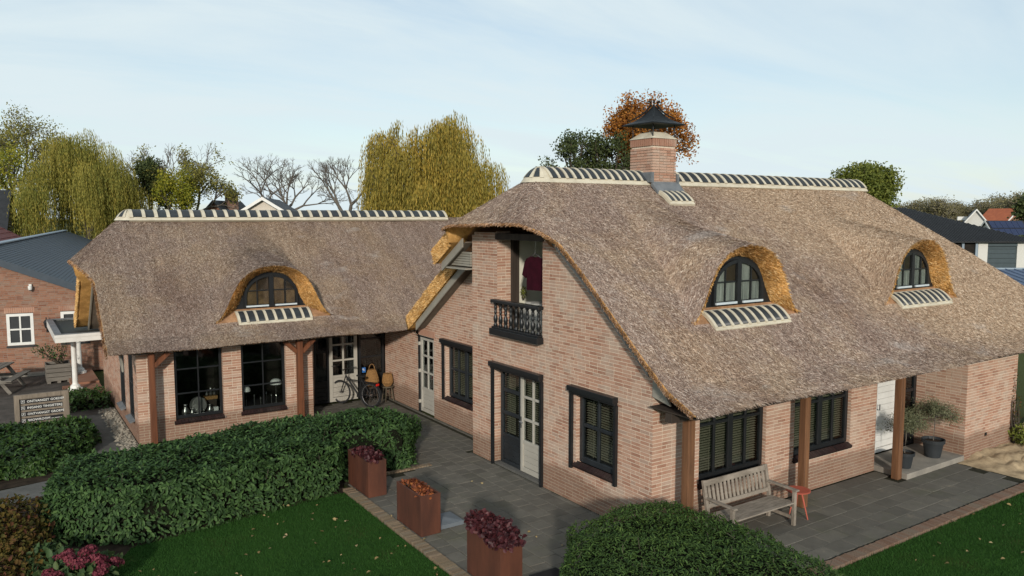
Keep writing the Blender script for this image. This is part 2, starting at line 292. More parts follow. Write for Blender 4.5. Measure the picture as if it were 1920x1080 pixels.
# ------------------------------------------------------------------ mesh helpers
def V(*a): return np.array(a, float)
def unit(v): v = np.asarray(v, float); return v / np.linalg.norm(v)
class MB:
    """collects simple shapes (world coordinates) into one mesh"""
    def __init__(s): s.v = []; s.f = []; s.m = []
    def add(s, vs, fs, mi=0):
        k = len(s.v); s.v += [tuple(map(float, p)) for p in vs]
        for f in fs: s.f.append([i + k for i in f]); s.m.append(mi)
        return s
    def box(s, x0, x1, y0, y1, z0, z1, mi=0):
        x0, x1 = sorted((x0, x1)); y0, y1 = sorted((y0, y1)); z0, z1 = sorted((z0, z1))
        return s.add([(x0, y0, z0), (x1, y0, z0), (x1, y1, z0), (x0, y1, z0), (x0, y0, z1), (x1, y0, z1), (x1, y1, z1), (x0, y1, z1)],
                     [(0, 3, 2, 1), (4, 5, 6, 7), (0, 1, 5, 4), (1, 2, 6, 5), (2, 3, 7, 6), (3, 0, 4, 7)], mi)
    def obox(s, c, u, v, w_, a, b_, c_, mi=0):
        c, u, v, w_ = (np.asarray(k, float) for k in (c, u, v, w_))
        P = [c + i * a * u + j * b_ * v + k * c_ * w_ for k in (-1, 1) for (i, j) in ((-1, -1), (1, -1), (1, 1), (-1, 1))]
        return s.add(P, [(0, 3, 2, 1), (4, 5, 6, 7), (0, 1, 5, 4), (1, 2, 6, 5), (2, 3, 7, 6), (3, 0, 4, 7)], mi)
    def beam(s, p0, p1, wd, ht, up=(0, 0, 1), mi=0):
        p0 = np.asarray(p0, float); p1 = np.asarray(p1, float); u = unit(p1 - p0); v = np.cross(up, u)
        v = unit(v) if np.linalg.norm(v) > 1e-6 else V(1, 0, 0); w_ = np.cross(u, v)
        return s.obox((p0 + p1) / 2, u, v, w_, np.linalg.norm(p1 - p0) / 2, wd / 2, ht / 2, mi)
    def tube(s, pts, rad, n=8, caps=True, mi=0):
        pts = [np.asarray(p, float) for p in pts]; rad = rad if hasattr(rad, '__len__') else [rad] * len(pts)
        vs = []; fs = []; ref = V(0, 0, 1)
        for i, p in enumerate(pts):
            d = unit(pts[min(i + 1, len(pts) - 1)] - pts[max(i - 1, 0)])
            a = np.cross(d, ref)
            if np.linalg.norm(a) < .05: a = np.cross(d, V(1, 0, 0))
            a = unit(a); b_ = np.cross(d, a)
            for k in range(n):
                t_ = 2 * math.pi * k / n; vs.append(p + rad[i] * (math.cos(t_) * a + math.sin(t_) * b_))
        for i in range(len(pts) - 1):
            for k in range(n):
                fs.append((i * n + k, i * n + (k + 1) % n, (i + 1) * n + (k + 1) % n, (i + 1) * n + k))
        if caps: fs.append(tuple(range(n))[::-1]); fs.append(tuple(range((len(pts) - 1) * n, len(pts) * n)))
        return s.add(vs, fs, mi)
    def lathe(s, c, prof, n=16, mi=0):
        c = np.asarray(c, float); vs = []; fs = []
        for r, z in prof:
            for k in range(n):
                t_ = 2 * math.pi * k / n; vs.append(c + V(r * math.cos(t_), r * math.sin(t_), z))
        for i in range(len(prof) - 1):
            for k in range(n): fs.append((i * n + k, i * n + (k + 1) % n, (i + 1) * n + (k + 1) % n, (i + 1) * n + k))
        fs.append(tuple(range(n))[::-1]); fs.append(tuple(range((len(prof) - 1) * n, len(prof) * n)))
        return s.add(vs, fs, mi)
    def torus(s, c, ax, R_, r, n=28, m_=6, mi=0):
        c = np.asarray(c, float); ax = unit(ax); a = np.cross(ax, V(0, 0, 1)); a = unit(a) if np.linalg.norm(a) > .1 else V(1, 0, 0); b_ = np.cross(ax, a)
        vs = []; fs = []
        for i in range(n):
            t_ = 2 * math.pi * i / n; d = math.cos(t_) * a + math.sin(t_) * b_
            for k in range(m_):
                q = 2 * math.pi * k / m_; vs.append(c + d * (R_ + r * math.cos(q)) + ax * r * math.sin(q))
        for i in range(n):
            for k in range(m_): fs.append((i * m_ + k, ((i + 1) % n) * m_ + k, ((i + 1) % n) * m_ + (k + 1) % m_, i * m_ + (k + 1) % m_))
        return s.add(vs, fs, mi)
    def prism(s, o, u, v, w_, pts, d, mi=0):
        """polygon pts (a, b) in the plane o + a*u + b*v, extruded by d along w"""
        o, u, v, w_ = (np.asarray(k, float) for k in (o, u, v, w_)); n = len(pts)
        A = [o + a * u + b_ * v for a, b_ in pts]; B = [p + d * w_ for p in A]
        return s.add(A + B, [tuple(range(n)), tuple(range(2 * n - 1, n - 1, -1))] + [(i, i + n, (i + 1) % n + n, (i + 1) % n) for i in range(n)], mi)
    def quad(s, *p, mi=0): return s.add(p, [tuple(range(len(p)))], mi)
    def mesh(s, name):
        me = bpy.data.meshes.new(name); me.from_pydata(s.v, [], s.f); me.update()
        if any(s.m): me.polygons.foreach_set('material_index', s.m)
        return me
def nmesh(name, P, Fa, rv=None, mi=None, flat=False):
    """fast mesh from arrays; rv = one random number per face, stored as 'rnd'"""
    P = np.ascontiguousarray(P, np.float32).reshape(-1, 3); Fa = np.ascontiguousarray(Fa, np.int32); n, k = Fa.shape
    me = bpy.data.meshes.new(name); me.vertices.add(len(P)); me.vertices.foreach_set('co', P.ravel())
    me.loops.add(n * k); me.loops.foreach_set('vertex_index', Fa.ravel())
    me.polygons.add(n); me.polygons.foreach_set('loop_start', np.arange(0, n * k, k, dtype=np.int32))
    if mi is not None: me.polygons.foreach_set('material_index', np.ascontiguousarray(mi, np.int32))
    me.update(calc_edges=True)
    if flat: me.shade_flat()
    if rv is not None:
        a = me.attributes.new('rnd', 'FLOAT', 'FACE'); a.data.foreach_set('value', np.ascontiguousarray(rv, np.float32))
    return me
def link(name, me, mats, parent=None, loc=None, kind=None, smooth=False):
    if isinstance(me, MB): me = me.mesh(name)
    if mats is not None and not me.materials:
        for q in (mats if isinstance(mats, (list, tuple)) else [mats]): me.materials.append(M[q] if isinstance(q, str) else q)
    if smooth: me.polygons.foreach_set('use_smooth', [True] * len(me.polygons))
    o = bpy.data.objects.new(name, me); COL.objects.link(o)
    if parent is not None:
        o.parent = parent
        base = parent.get('_b')
        o.location = (-Vector(base) if base is not None else Vector((0, 0, 0))) + (Vector(loc) if loc is not None else Vector((0, 0, 0)))
    elif loc is not None: o.location = loc
    if kind: o['kind'] = kind
    return o
THINGS = []
def thing(name, label, cat, base=(0, 0, 0), group=None):
    o = bpy.data.objects.new(name, None); COL.objects.link(o); o.location = base; o.empty_display_size = .2
    o['_b'] = tuple(float(k) for k in base); o['label'] = label; o['category'] = cat
    if group: o['group'] = group
    THINGS.append(o); return o
def solo(name, mb, mats, label, cat, base, group=None, smooth=False):
    """a thing that is one mesh; world-coordinate shape, origin moved to its base"""
    me = mb.mesh(name) if isinstance(mb, MB) else mb
    me.transform(Matrix.Translation(-Vector([float(k) for k in base])))
    o = link(name, me, mats, None, base, None, smooth); o['label'] = label; o['category'] = cat
    if group: o['group'] = group
    return o
def struct(name, mb, mats, z=None):
    o = link(name, mb, mats); o['kind'] = 'structure'; return o
def bevel(o, wd=.006, seg=2):
    q = o.modifiers.new('bevel', 'BEVEL'); q.width = wd; q.segments = seg; q.limit_method = 'ANGLE'; q.angle_limit = R(40); return o
def frames(D, Nn):
    """orthonormal side vectors for directions D and approximate normals Nn"""
    D = D / np.linalg.norm(D, axis=1, keepdims=True); S = np.cross(D, Nn); l = np.linalg.norm(S, axis=1, keepdims=True); S = S / np.maximum(l, 1e-6); return D, S, np.cross(S, D)
def leaf_arrays(P, D, Nn, Ln, Wd, fold=.25):
    """pointed leaves folded along the midrib: 6 points and two quads each"""
    D, S, U = frames(D, Nn); Ln = Ln[:, None]; Wd = Wd[:, None]; n = len(P)
    up = U * Wd * fold
    A = np.stack([P, P + D * Ln * .35 - S * Wd * .5 + up, P + D * Ln * .72 - S * Wd * .4 + up, P + D * Ln, P + D * Ln * .72 + S * Wd * .4 + up, P + D * Ln * .35 + S * Wd * .5 + up], 1)
    k = np.arange(n)[:, None] * 6
    return A.reshape(-1, 3), np.concatenate([k + [[0, 3, 2, 1]], k + [[0, 5, 4, 3]]], 0)
def blade_arrays(P, D, Nn, Ln, Wd):
    """flat strips: 4 points, one quad each"""
    D, S, U = frames(D, Nn); a = S * Wd[:, None] * .5; e = P + D * Ln[:, None]
    A = np.stack([P - a, P + a, e + a * .7, e - a * .7], 1); n = len(P)
    return A.reshape(-1, 3), np.arange(n * 4).reshape(n, 4)
def rhomb_arrays(P, D, Nn, Ln, Wd):
    D, S, U = frames(D, Nn); a = S * Wd[:, None] * .5; c = P + D * Ln[:, None] * .5
    A = np.stack([P, c + a, P + D * Ln[:, None], c - a], 1); n = len(P)
    return A.reshape(-1, 3), np.arange(n * 4).reshape(n, 4)
def rdir(n, r=None):
    v = (r or rng).normal(size=(n, 3)); return v / np.linalg.norm(v, axis=1, keepdims=True)
class Wall:
    """a wall plane: u runs along it, n points out of the building"""
    def __init__(s, o, u, n): s.o = V(*o); s.u = unit(V(*u)); s.n = unit(V(*n))
    def p(s, u, z, d=0): return s.o + u * s.u + V(0, 0, z) + d * s.n
    def box(s, mb, u0, u1, z0, z1, d0, d1, mi=0):
        return mb.obox(s.p((u0 + u1) / 2, (z0 + z1) / 2, (d0 + d1) / 2), s.u, V(0, 0, 1), s.n, abs(u1 - u0) / 2, abs(z1 - z0) / 2, abs(d1 - d0) / 2, mi)

# ------------------------------------------------------------------ the ground
g = MB(); g.quad((-900, -300, -.06), (1200, -300, -.06), (1200, 1500, -.06), (-900, 1500, -.06)); struct('ground', g, 'field')

# ------------------------------------------------------------------ the thatched house
HOUSE = thing('thatched_house', 'large brick farmhouse with thatched roofs, black tiled ridges and arched dormers', 'house', (0, 0, 0))
COURSE, BR_H, JOINT = .0625, .0495, .013
BRICKS = []       # (centre, u, n, half length, wall part) of every brick of the house, sorted out below
def subtract(iv, a, b_):
    o = []
    for p, q in iv:
        if b_ <= p or a >= q: o.append((p, q)); continue
        if a > p: o.append((p, a))
        if b_ < q: o.append((b_, q))
    return o
def brick_wall(name, W, length, ztop, holes=(), z0=0.0, parent=HOUSE, mat='brick', mort='mortar', store=True, seed=1, label=None, thick=.2):
    """mortar bed with a course-by-course fill of loose-bond bricks; ztop(u) limits the height"""
    r = random.Random(seed); mb = MB(); data = []
    us = np.linspace(0, length, 60); zmax = max(ztop(k) for k in us); rows = int((zmax - z0) / COURSE) + 1
    for i in range(rows):
        za, zb_ = z0 + i * COURSE, z0 + (i + 1) * COURSE; zm = (za + zb_) / 2
        ok = [k for k in us if ztop(k) > zm]
        if not ok: continue
        iv = []; run = None
        for k in us:
            if ztop(k) > zm: run = (run[0] if run else k, k)
            elif run: iv.append(run); run = None
        if run: iv.append(run)
        for a, b_, c, d in holes:
            if c < zm < d: iv = subtract(iv, a, b_)
        for a, b_ in iv:
            if b_ - a < .03: continue
            W.box(mb, a, b_, za, zb_, -.035, -.0055)
            p = a + r.choice((0, 0, -.05)) * 0
            while p < b_ - .02:
                ln = .21 if r.random() < .72 else .10
                ln *= r.uniform(.97, 1.02); e = min(p + ln, b_)
                if b_ - e < .06: e = b_
                if e - p > .025: data.append((W.p((p + e) / 2, za + BR_H / 2 + JOINT / 2, -.012 + r.uniform(-.0025, .0025)), W.u, W.n, (e - p) / 2))
                p = e + JOINT
    part = link(name, mb, mort, parent)
    if label: part['label'] = label
    if store: BRICKS.extend((*d, part, mat) for d in data)
    else: joined_bricks(data, part, mat, seed)
    return part
def joined_bricks(data, part, mat, seed=1, name='brickwork'):
    if not data: return
    c = np.array([d[0] for d in data]); u = np.array([d[1] for d in data]); n = np.array([d[2] for d in data]); h = np.array([d[3] for d in data])[:, None]
    zv = np.array([[0, 0, BR_H / 2]]); P = []
    for dn in (-.04, .012):
        for a, b_ in ((-1, -1), (1, -1), (1, 1), (-1, 1)): P.append(c + u * h * a + zv * b_ + n * dn)
    P = np.stack(P, 1).reshape(-1, 3); k = np.arange(len(data))[:, None] * 8
    F_ = np.concatenate([k + [q] for q in ([4, 5, 6, 7], [0, 1, 5, 4], [1, 2, 6, 5], [2, 3, 7, 6], [3, 0, 4, 7])], 0)
    rv = np.tile(np.random.default_rng(seed).random(len(data)), 5)
    link(name, nmesh(name, P, F_, rv, None, True), mat, part, kind='stuff')

# roof heights -------------------------------------------------------
def smin(a, b_, k): h = np.clip(.5 + .5 * (b_ - a) / k, 0, 1); return b_ * (1 - h) + a * h - k * h * (1 - h)
FP = np.array([(-3, 1.75), (-1.15, 2.38), (-.55, 2.66), (0, 3.08), (.5, 3.50), (1.55, 4.36), (3.0, 5.40), (4.3, 6.29), (6, 7.5)]).T
RP = np.array([(2.6, 7.6), (4.3, 6.28), (6.0, 5.20), (7.1, 4.52), (9.8, 2.70), (12, 1.2)]).T
def f_main(y): return np.interp(y, *FP)
DORM = [(2.80, .42, .72), (8.74, .42, .72)]
_bx = np.linspace(0, 1.2, 241); _by = np.interp(_bx, [0, .2, .39, .56, .69, .79, .9, 1.0], [1, .98, .90, .75, .5, .25, .07, 0])
_by = np.convolve(np.concatenate([_by[1:13][::-1], _by, np.zeros(12)]), np.hanning(25) / np.hanning(25).sum(), 'valid'); _by = np.where(_bx < 1, _by - _by[200], 0); _by = np.clip(_by / _by[0], 0, 1)
def bell(s, p=1.0): return np.interp(np.abs(s), _bx, _by) ** p          # round-topped arch with flared feet
def hood(x, y, base, dorm, slope=.22, top=1.37, hw=1.52):
    z = base
    for xc, yl, yw in dorm:
        b_ = bell((x - xc) / hw); q = f_at(dorm, yl) + top * b_ + slope * (y - yl); k = .03 + .42 * b_
        h = np.clip(.5 + .5 * (q - z) / k, 0, 1); zz = z * (1 - h) + q * h + k * h * (1 - h)
        z = np.where((b_ > 0.002) & (y >= yl - 1e-6) & (y < yl + 2.9), np.maximum(z, zz), z)
    return z
def f_at(dorm, yl): return float(f_main(yl)) if dorm is DORM else float(g_wing(yl))
def z_main(x, y, dormers=True):
    f = f_main(y); base = smin(f, np.interp(y, *RP), .5)
    base = smin(base, 5.2 + (x + .58) * .86, .32); base = smin(base, 2.35 + (14.9 - x) * 1.28, .35)
    base = base + .012 * np.sin(x * 1.7 + y) + .012 * np.sin(x * .6 - 1.3 * y)
    return hood(x, y, base, DORM) if dormers else base
GP = np.array([(9.0, 1.9), (9.93, 2.30), (10.45, 2.56), (10.65, 2.72), (13.95, 5.40), (15, 6.2)]).T
def g_wing(y): return np.interp(y, *GP)
WDORM = [(-2.92, 10.65, 11.0)]
def z_wing(x, y, dormers=True):
    base = smin(g_wing(y), g_wing(2 * 13.95 - y), .42); base = smin(base, 4.16 + (x + 7.1) * 1.04, .26)
    base = base + .012 * np.sin(x * 1.3 + y * 1.1) + .008 * np.sin(x * 2.9)
    return hood(x, y, base, WDORM) if dormers else base
def sstep(x, a, b_): t_ = np.clip((x - a) / (b_ - a), 0, 1); return t_ * t_ * (3 - 2 * t_)
def edge_main(y):
    e = -.24 - .34 * sstep(y, 2.15, 2.75) * (1 - sstep(y, 5.95, 6.35)) - .05 * sstep(y, 5.9, 6.3)
    return np.where(y > 7.08, .40, e)
def edge_wing(y):
    return -6.84 - .26 * sstep(y, 11.9, 12.5) * (1 - sstep(y, 15.4, 16.0))

def thatch(name, zf, edge, x1, ys, yl, tk, thick=.27, nx=300, mats=('thatch', 'reed_brown', 'reed'), rear=1.0):
    """roof sheet with a thick cut edge; doubled at the dormer line yl so the hoods stand free of the slope"""
    ya = np.array([k for k in ys if k < yl - .01] + [yl]); yb = np.array([yl] + [k for k in ys if k > yl + .01])
    P = []; F_ = []; mi = []; top = []
    def sheet(yv, dorm):
        base = sum(len(k) for k in P); t_ = np.linspace(0, 1, nx) ** 1.0
        X = edge(yv)[:, None] + (x1 - edge(yv))[:, None] * t_[None]; Y = np.repeat(yv[:, None], nx, 1)
        Z = zf(X, Y, dorm); P.append(np.stack([X, Y, Z], 2).reshape(-1, 3)); n = len(yv)
        i = base + np.arange(n * nx).reshape(n, nx)
        q = np.stack([i[:-1, :-1], i[:-1, 1:], i[1:, 1:], i[1:, :-1]], 2).reshape(-1, 4); F_.append(q); mi.append(np.zeros(len(q), int))
        return i, X, Y, Z
    ia, Xa, Ya, Za = sheet(ya, False); ib, Xb, Yb, Zb = sheet(yb, True)
    # underside
    Y = np.concatenate([Ya, Yb[1:]]); X = np.concatenate([Xa, Xb[1:]]); e = .02
    Z0 = zf(X, Y, False); gx = (zf(X + e, Y, False) - zf(X - e, Y, False)) / (2 * e); gy = (zf(X, Y + e, False) - zf(X, Y - e, False)) / (2 * e)
    nn = np.stack([-gx, -gy, np.ones_like(gx)], 2); nn /= np.linalg.norm(nn, axis=2, keepdims=True)
    nn[..., 0] = 0                                   # keep verge and hip ends plumb
    TK = tk(X, Y)[..., None]
    B = np.stack([X, Y, Z0], 2) - thick * TK * nn - np.array([0, 0, .05]) * TK; B[..., 2] -= .012; base = sum(len(k) for k in P); P.append(B.reshape(-1, 3)); n = len(Y)
    ic = base + np.arange(n * nx).reshape(n, nx)
    q = np.stack([ic[:-1, :-1], ic[1:, :-1], ic[1:, 1:], ic[:-1, 1:]], 2).reshape(-1, 4); F_.append(q); bx = B[:-1, :-1]; mi.append(np.where((bx[..., 0] < edge(bx[..., 1]) + .5) & (bx[..., 1] > np.mean(ys) + rear), 2, 1).ravel())
    it = np.concatenate([ia, ib[1:]])
    def strip(a, b_, m_): 
        q = np.stack([a[:-1], a[1:], b_[1:], b_[:-1]], 1); F_.append(q); mi.append(np.full(len(q), m_))
    strip(it[:, 0], ic[:, 0], 2); strip(ic[:, -1], it[:, -1], 1); strip(ic[0], it[0], 1); strip(it[-1], ic[-1], 1)
    o = link(name, nmesh(name, np.concatenate(P), np.concatenate(F_), None, np.concatenate(mi)), list(mats), HOUSE)
    return o
def straws(part, zf, edge, x1, y0, y1, n, seed, yl, keep=None, length=(.028, .075), name='straw', mat='straw'):
    r = np.random.default_rng(seed); y = r.uniform(y0, y1, n); x = edge(y) + (x1 - edge(y)) * r.random(n)
    if keep is not None: k = keep(x, y); x, y = x[k], y[k]
    def zz(a, b_): return np.where(b_ >= yl, zf(a, b_, True), zf(a, b_, False))
    e = .03; z = zz(x, y); gx = (zf(x + e, y, True) - zf(x - e, y, True)) / (2 * e); gy = (zf(x, y + e, True) - zf(x, y - .0, True)) / e
    gx = np.where(y < yl, 0, gx); gx = np.clip(gx, -2, 2); gy = np.clip(gy, -.3, 2)
    nn = np.stack([-gx, -gy, np.ones_like(gx)], 1); nn /= np.linalg.norm(nn, axis=1, keepdims=True)
    dn = np.stack([-gx, -np.maximum(gy, .2), -(gx ** 2 + gy ** 2)], 1); dn /= np.linalg.norm(dn, axis=1, keepdims=True)
    sd_ = np.cross(nn, dn); a = r.normal(0, .55, len(x))[:, None]
    D = dn * np.cos(a) + sd_ * np.sin(a) + nn * r.uniform(-.05, .28, len(x))[:, None]
    Nn = nn + .5 * rdir(len(x), r)
    P, F_ = blade_arrays(np.stack([x, y, z], 1) + nn * .008, D, Nn, r.uniform(*length, len(x)), r.uniform(.005, .011, len(x)))
    link(name, nmesh(name, P, F_, r.random(len(x))), mat, part, kind='stuff')
def bristles(part, surf, n, seed, mat='reed_straw', length=(.03, .08), spread=.6, name='reed_ends'):
    """surf(s, t) -> points, normals, reed directions ; short cut reed ends"""
    r = np.random.default_rng(seed); P, nn, dd = surf(r.random(n), r.random(n))
    D = dd * .8 + nn * .55 + spread * rdir(n, r) * .6
    A, F_ = blade_arrays(P - nn * .005, D, nn + .6 * rdir(n, r), r.uniform(*length, n), r.uniform(.006, .012, n))
    link(name, nmesh(name, A, F_, r.random(n)), mat, part, kind='stuff')

ys = np.concatenate([np.linspace(-1.15, .42, 30), np.linspace(.45, 4.0, 80), np.linspace(4.07, 7.07, 44), np.linspace(7.09, 10.0, 24)])
def tk_main(x, y):     # the eave and hip lips are cut back to a thin edge, the rear verges keep their full depth
    e = .04 + .96 * sstep(y, -1.15, -.70); v = .22 + .78 * sstep(x, -.24, .2); h = .05 + .95 * sstep(x, -.58, -.05)
    side = np.where(y < 2.45, v, np.where(y < 6.15, h, 1.0)); return np.minimum(e, side)
def tk_wing(x, y):
    e = .04 + .96 * sstep(y, 9.93, 10.35); v = .35 + .65 * sstep(x, -6.84, -6.5); h = .06 + .94 * sstep(x, -7.1, -6.6)
    return np.minimum(e, np.where(y < 12.2, v, np.where(y < 15.7, h, 1.0)))
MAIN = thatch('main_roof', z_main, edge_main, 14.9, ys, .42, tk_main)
MAIN['label'] = 'steep brown thatched roof with two arched dormers'
straws(MAIN, z_main, edge_main, 14.6, -1.17, 4.1, 420000, 3, .42)
straws(MAIN, z_main, edge_main, 3.2, 4.1, 9.8, 60000, 4, .42, keep=lambda x, y: x < 3.0)
straws(MAIN, z_main, edge_main, 14.6, -1.19, -1.02, 16000, 5, .42, length=(.05, .12))
ys = np.concatenate([np.linspace(9.93, 10.65, 12), np.linspace(10.69, 13.9, 74), np.linspace(13.98, 18.0, 50)])
WING = thatch('wing_roof', z_wing, edge_wing, 5.6, ys, 10.65, tk_wing, nx=220, mats=('thatch_old', 'reed_brown', 'reed'))
WING['label'] = 'lower grey-brown thatched roof of the long wing'
straws(WING, z_wing, edge_wing, 4.2, 9.91, 13.9, 210000, 6, 10.65, mat='straw_old')
straws(WING, z_wing, edge_wing, -5.2, 13.5, 18.0, 16000, 8, 10.65, mat='straw_old')
straws(WING, z_wing, edge_wing, 1.2, 9.9, 10.02, 7000, 9, 10.65, mat='straw_old')

def verge_surf(zf, edge, y0, y1, thick=.30, dx=.012):
    def s_(a, b_):
        y = y0 + (y1 - y0) * a; x = edge(y); z = zf(x, y, False); e = .03; gy = (zf(x, y + e, False) - zf(x, y - e, False)) / (2 * e)
        q = np.sqrt(1 + gy * gy); P = np.stack([x - dx, y + gy / q * thick * b_, z - (thick / q) * b_ - .05 * b_], 1)
        nn = np.tile(V(-1, 0, 0), (len(y), 1)); dn = np.stack([np.zeros_like(y), -np.sign(gy) / q, -np.abs(gy) / q], 1); return P, nn, dn
    return s_
bristles(MAIN, verge_surf(z_main, edge_main, 6.3, 7.05), 5000, 11)
bristles(MAIN, verge_surf(z_main, edge_main, 7.10, 9.85), 11000, 12)
bristles(MAIN, verge_surf(z_main, edge_main, -1.1, 2.3, .05), 4000, 13, 'reed_brown_straw', (.015, .045))
bristles(WING, verge_surf(z_wing, edge_wing, 15.9, 17.95), 6000, 14)
bristles(WING, verge_surf(z_wing, edge_wing, 9.95, 12.0, .09), 2000, 15, 'reed_brown_straw')
# blunt undersides of the hip lips and eaves get a ragged fringe too
def eave_surf(zf, y0, x0, x1):
    def s_(a, b_):
        x = x0 + (x1 - x0) * a; z = zf(x, np.full_like(x, y0), False)
        return np.stack([x, y0 + .10 * b_, z - .02 * b_], 1), np.tile(V(0, -1, -.2), (len(x), 1)), np.tile(V(0, -.5, -.8), (len(x), 1))
    return s_
bristles(MAIN, eave_surf(z_main, -1.15, -.2, 14), 6000, 16, 'reed_brown_straw', (.02, .06))
bristles(WING, eave_surf(z_wing, 9.93, -6.8, 1.0), 3000, 17, 'reed_brown_straw', (.02, .06))
def hip_surf(zf, edge, y0, y1):
    def s_(a, b_):
        y = y0 + (y1 - y0) * a; x = edge(y); z = zf(x, y, False)
        return np.stack([x + .02 * b_ - .01, y, z - .03 * b_], 1), np.tile(V(-1, 0, -.3), (len(y), 1)), np.tile(V(-.6, 0, -.7), (len(y), 1))
    return s_
bristles(MAIN, hip_surf(z_main, edge_main, 2.3, 6.2), 2500, 18, 'reed_brown_straw')
bristles(WING, hip_surf(z_wing, edge_wing, 12.0, 15.9), 1500, 19, 'reed_brown_straw')

# ridges -------------------------------------------------------------
def arc_strip(mb, path, x0, x1, nseg, thick=.0, lift=0.0, mi=0):
    """curved strip: path = list of (y, z, ny, nz) across the ridge, run from x0 to x1"""
    n = len(path); xs = np.linspace(x0, x1, nseg + 1); vs = []; fs = []
    for x in xs:
        for (y, z, a, b_) in path: vs.append((x, y + a * lift, z + b_ * lift))
    for i in range(nseg):
        for k in range(n - 1): fs.append((i * n + k, (i + 1) * n + k, (i + 1) * n + k + 1, i * n + k + 1))
    k0 = len(vs)
    if thick:
        for x in xs:
            for (y, z, a, b_) in path: vs.append((x, y + a * (lift - thick), z + b_ * (lift - thick)))
        for i in range(nseg):
            for k in (0, n - 1): fs.append((i * n + k, (i + 1) * n + k, k0 + (i + 1) * n + k, k0 + i * n + k))
        for e in (0, nseg):
            for k in range(n - 1): fs.append((e * n + k, e * n + k + 1, k0 + e * n + k + 1, k0 + e * n + k))
    return mb.add(vs, fs, mi)
def ridge(name, label, yc, zt, x0, x1, tiles, hw=.36, drop=.24, endcap=True):
    a = np.linspace(-1, 1, 17)
    def pth(lo, hi, n):
        o = []
        for q in np.linspace(lo, hi, n):
            y = yc + hw * q; z = zt - drop * (abs(q) ** 1.9); dz = -drop * 1.9 * abs(q) ** .9 * np.sign(q) / hw; l = math.hypot(1, dz); o.append((y, z, -dz / l, 1 / l))
        return o
    mb = MB(); arc_strip(mb, pth(-1.16, 1.16, 19), x0, x1, 40, .08)
    # mortar ribs between the tiles
    step = (x1 - x0 - .1) / tiles
    for k in range(tiles + 1):
        xc = x0 + .05 + k * step; arc_strip(mb, pth(-1.0, 1.0, 15), xc - step * .14, xc + step * .14, 1, .03, .030)
    part = link(name, mb, 'ridge_mortar', HOUSE, smooth=False); part['label'] = label
    def cap(mb, f0, f1, q0, q1, lift, n=8, m_=6):          # rounded left end over the hip
        vs = []
        for i in range(m_ + 1):
            for k in range(n + 1):
                q = q0 + (q1 - q0) * i / m_; f_ = R(f0 + (f1 - f0) * k / n); vs.append((x0 + .01 - hw * q * math.cos(f_) * .95, yc + hw * q * math.sin(f_), zt - drop * q ** 1.9 + lift))
        return mb.add(vs, [(i * (n + 1) + k, i * (n + 1) + k + 1, (i + 1) * (n + 1) + k + 1, (i + 1) * (n + 1) + k) for i in range(m_) for k in range(n)])
    if endcap:
        cb = MB(); cap(cb, -90, 90, 0, 1.16, .0, 18)
        for f_ in (-62, -22, 22, 62): cap(cb, f_ - 7, f_ + 7, .1, 1.02, .030, 2)
        link('ridge_end', cb, 'ridge_mortar', part)
        for a_, b_ in ((-53, -31), (-13, 13), (31, 53)): tb = MB(); cap(tb, a_, b_, .34, .97, .022, 4); link('ridge_tile', tb, 'ridge_tile', part)
    for k in range(tiles):
        xa = x0 + .05 + (k + .165) * step; xb = x0 + .05 + (k + .835) * step; tb = MB()
        jx = random.uniform(-.012, .012); q = arc_strip(tb, pth(-.97 + random.uniform(-.02, .03), .97, 15), xa + jx, xb + jx, 1, .03, .020 + random.uniform(-.004, .006))
        link('ridge_tile', tb, 'ridge_tile', part, smooth=True).rotation_euler = (0, 0, 0)
    return part
ridge('ridge', 'cream mortared ridge with black tiles left of the chimney', 4.3, 6.36, .78, 3.62, 13)
ridge('ridge', 'cream mortared ridge with black tiles right of the chimney', 4.3, 6.37, 4.32, 12.0, 26, endcap=False)
ridge('ridge', 'long cream mortared ridge with black tiles on the wing', 13.95, 5.50, -5.80, 3.75, 31, .31, .20)

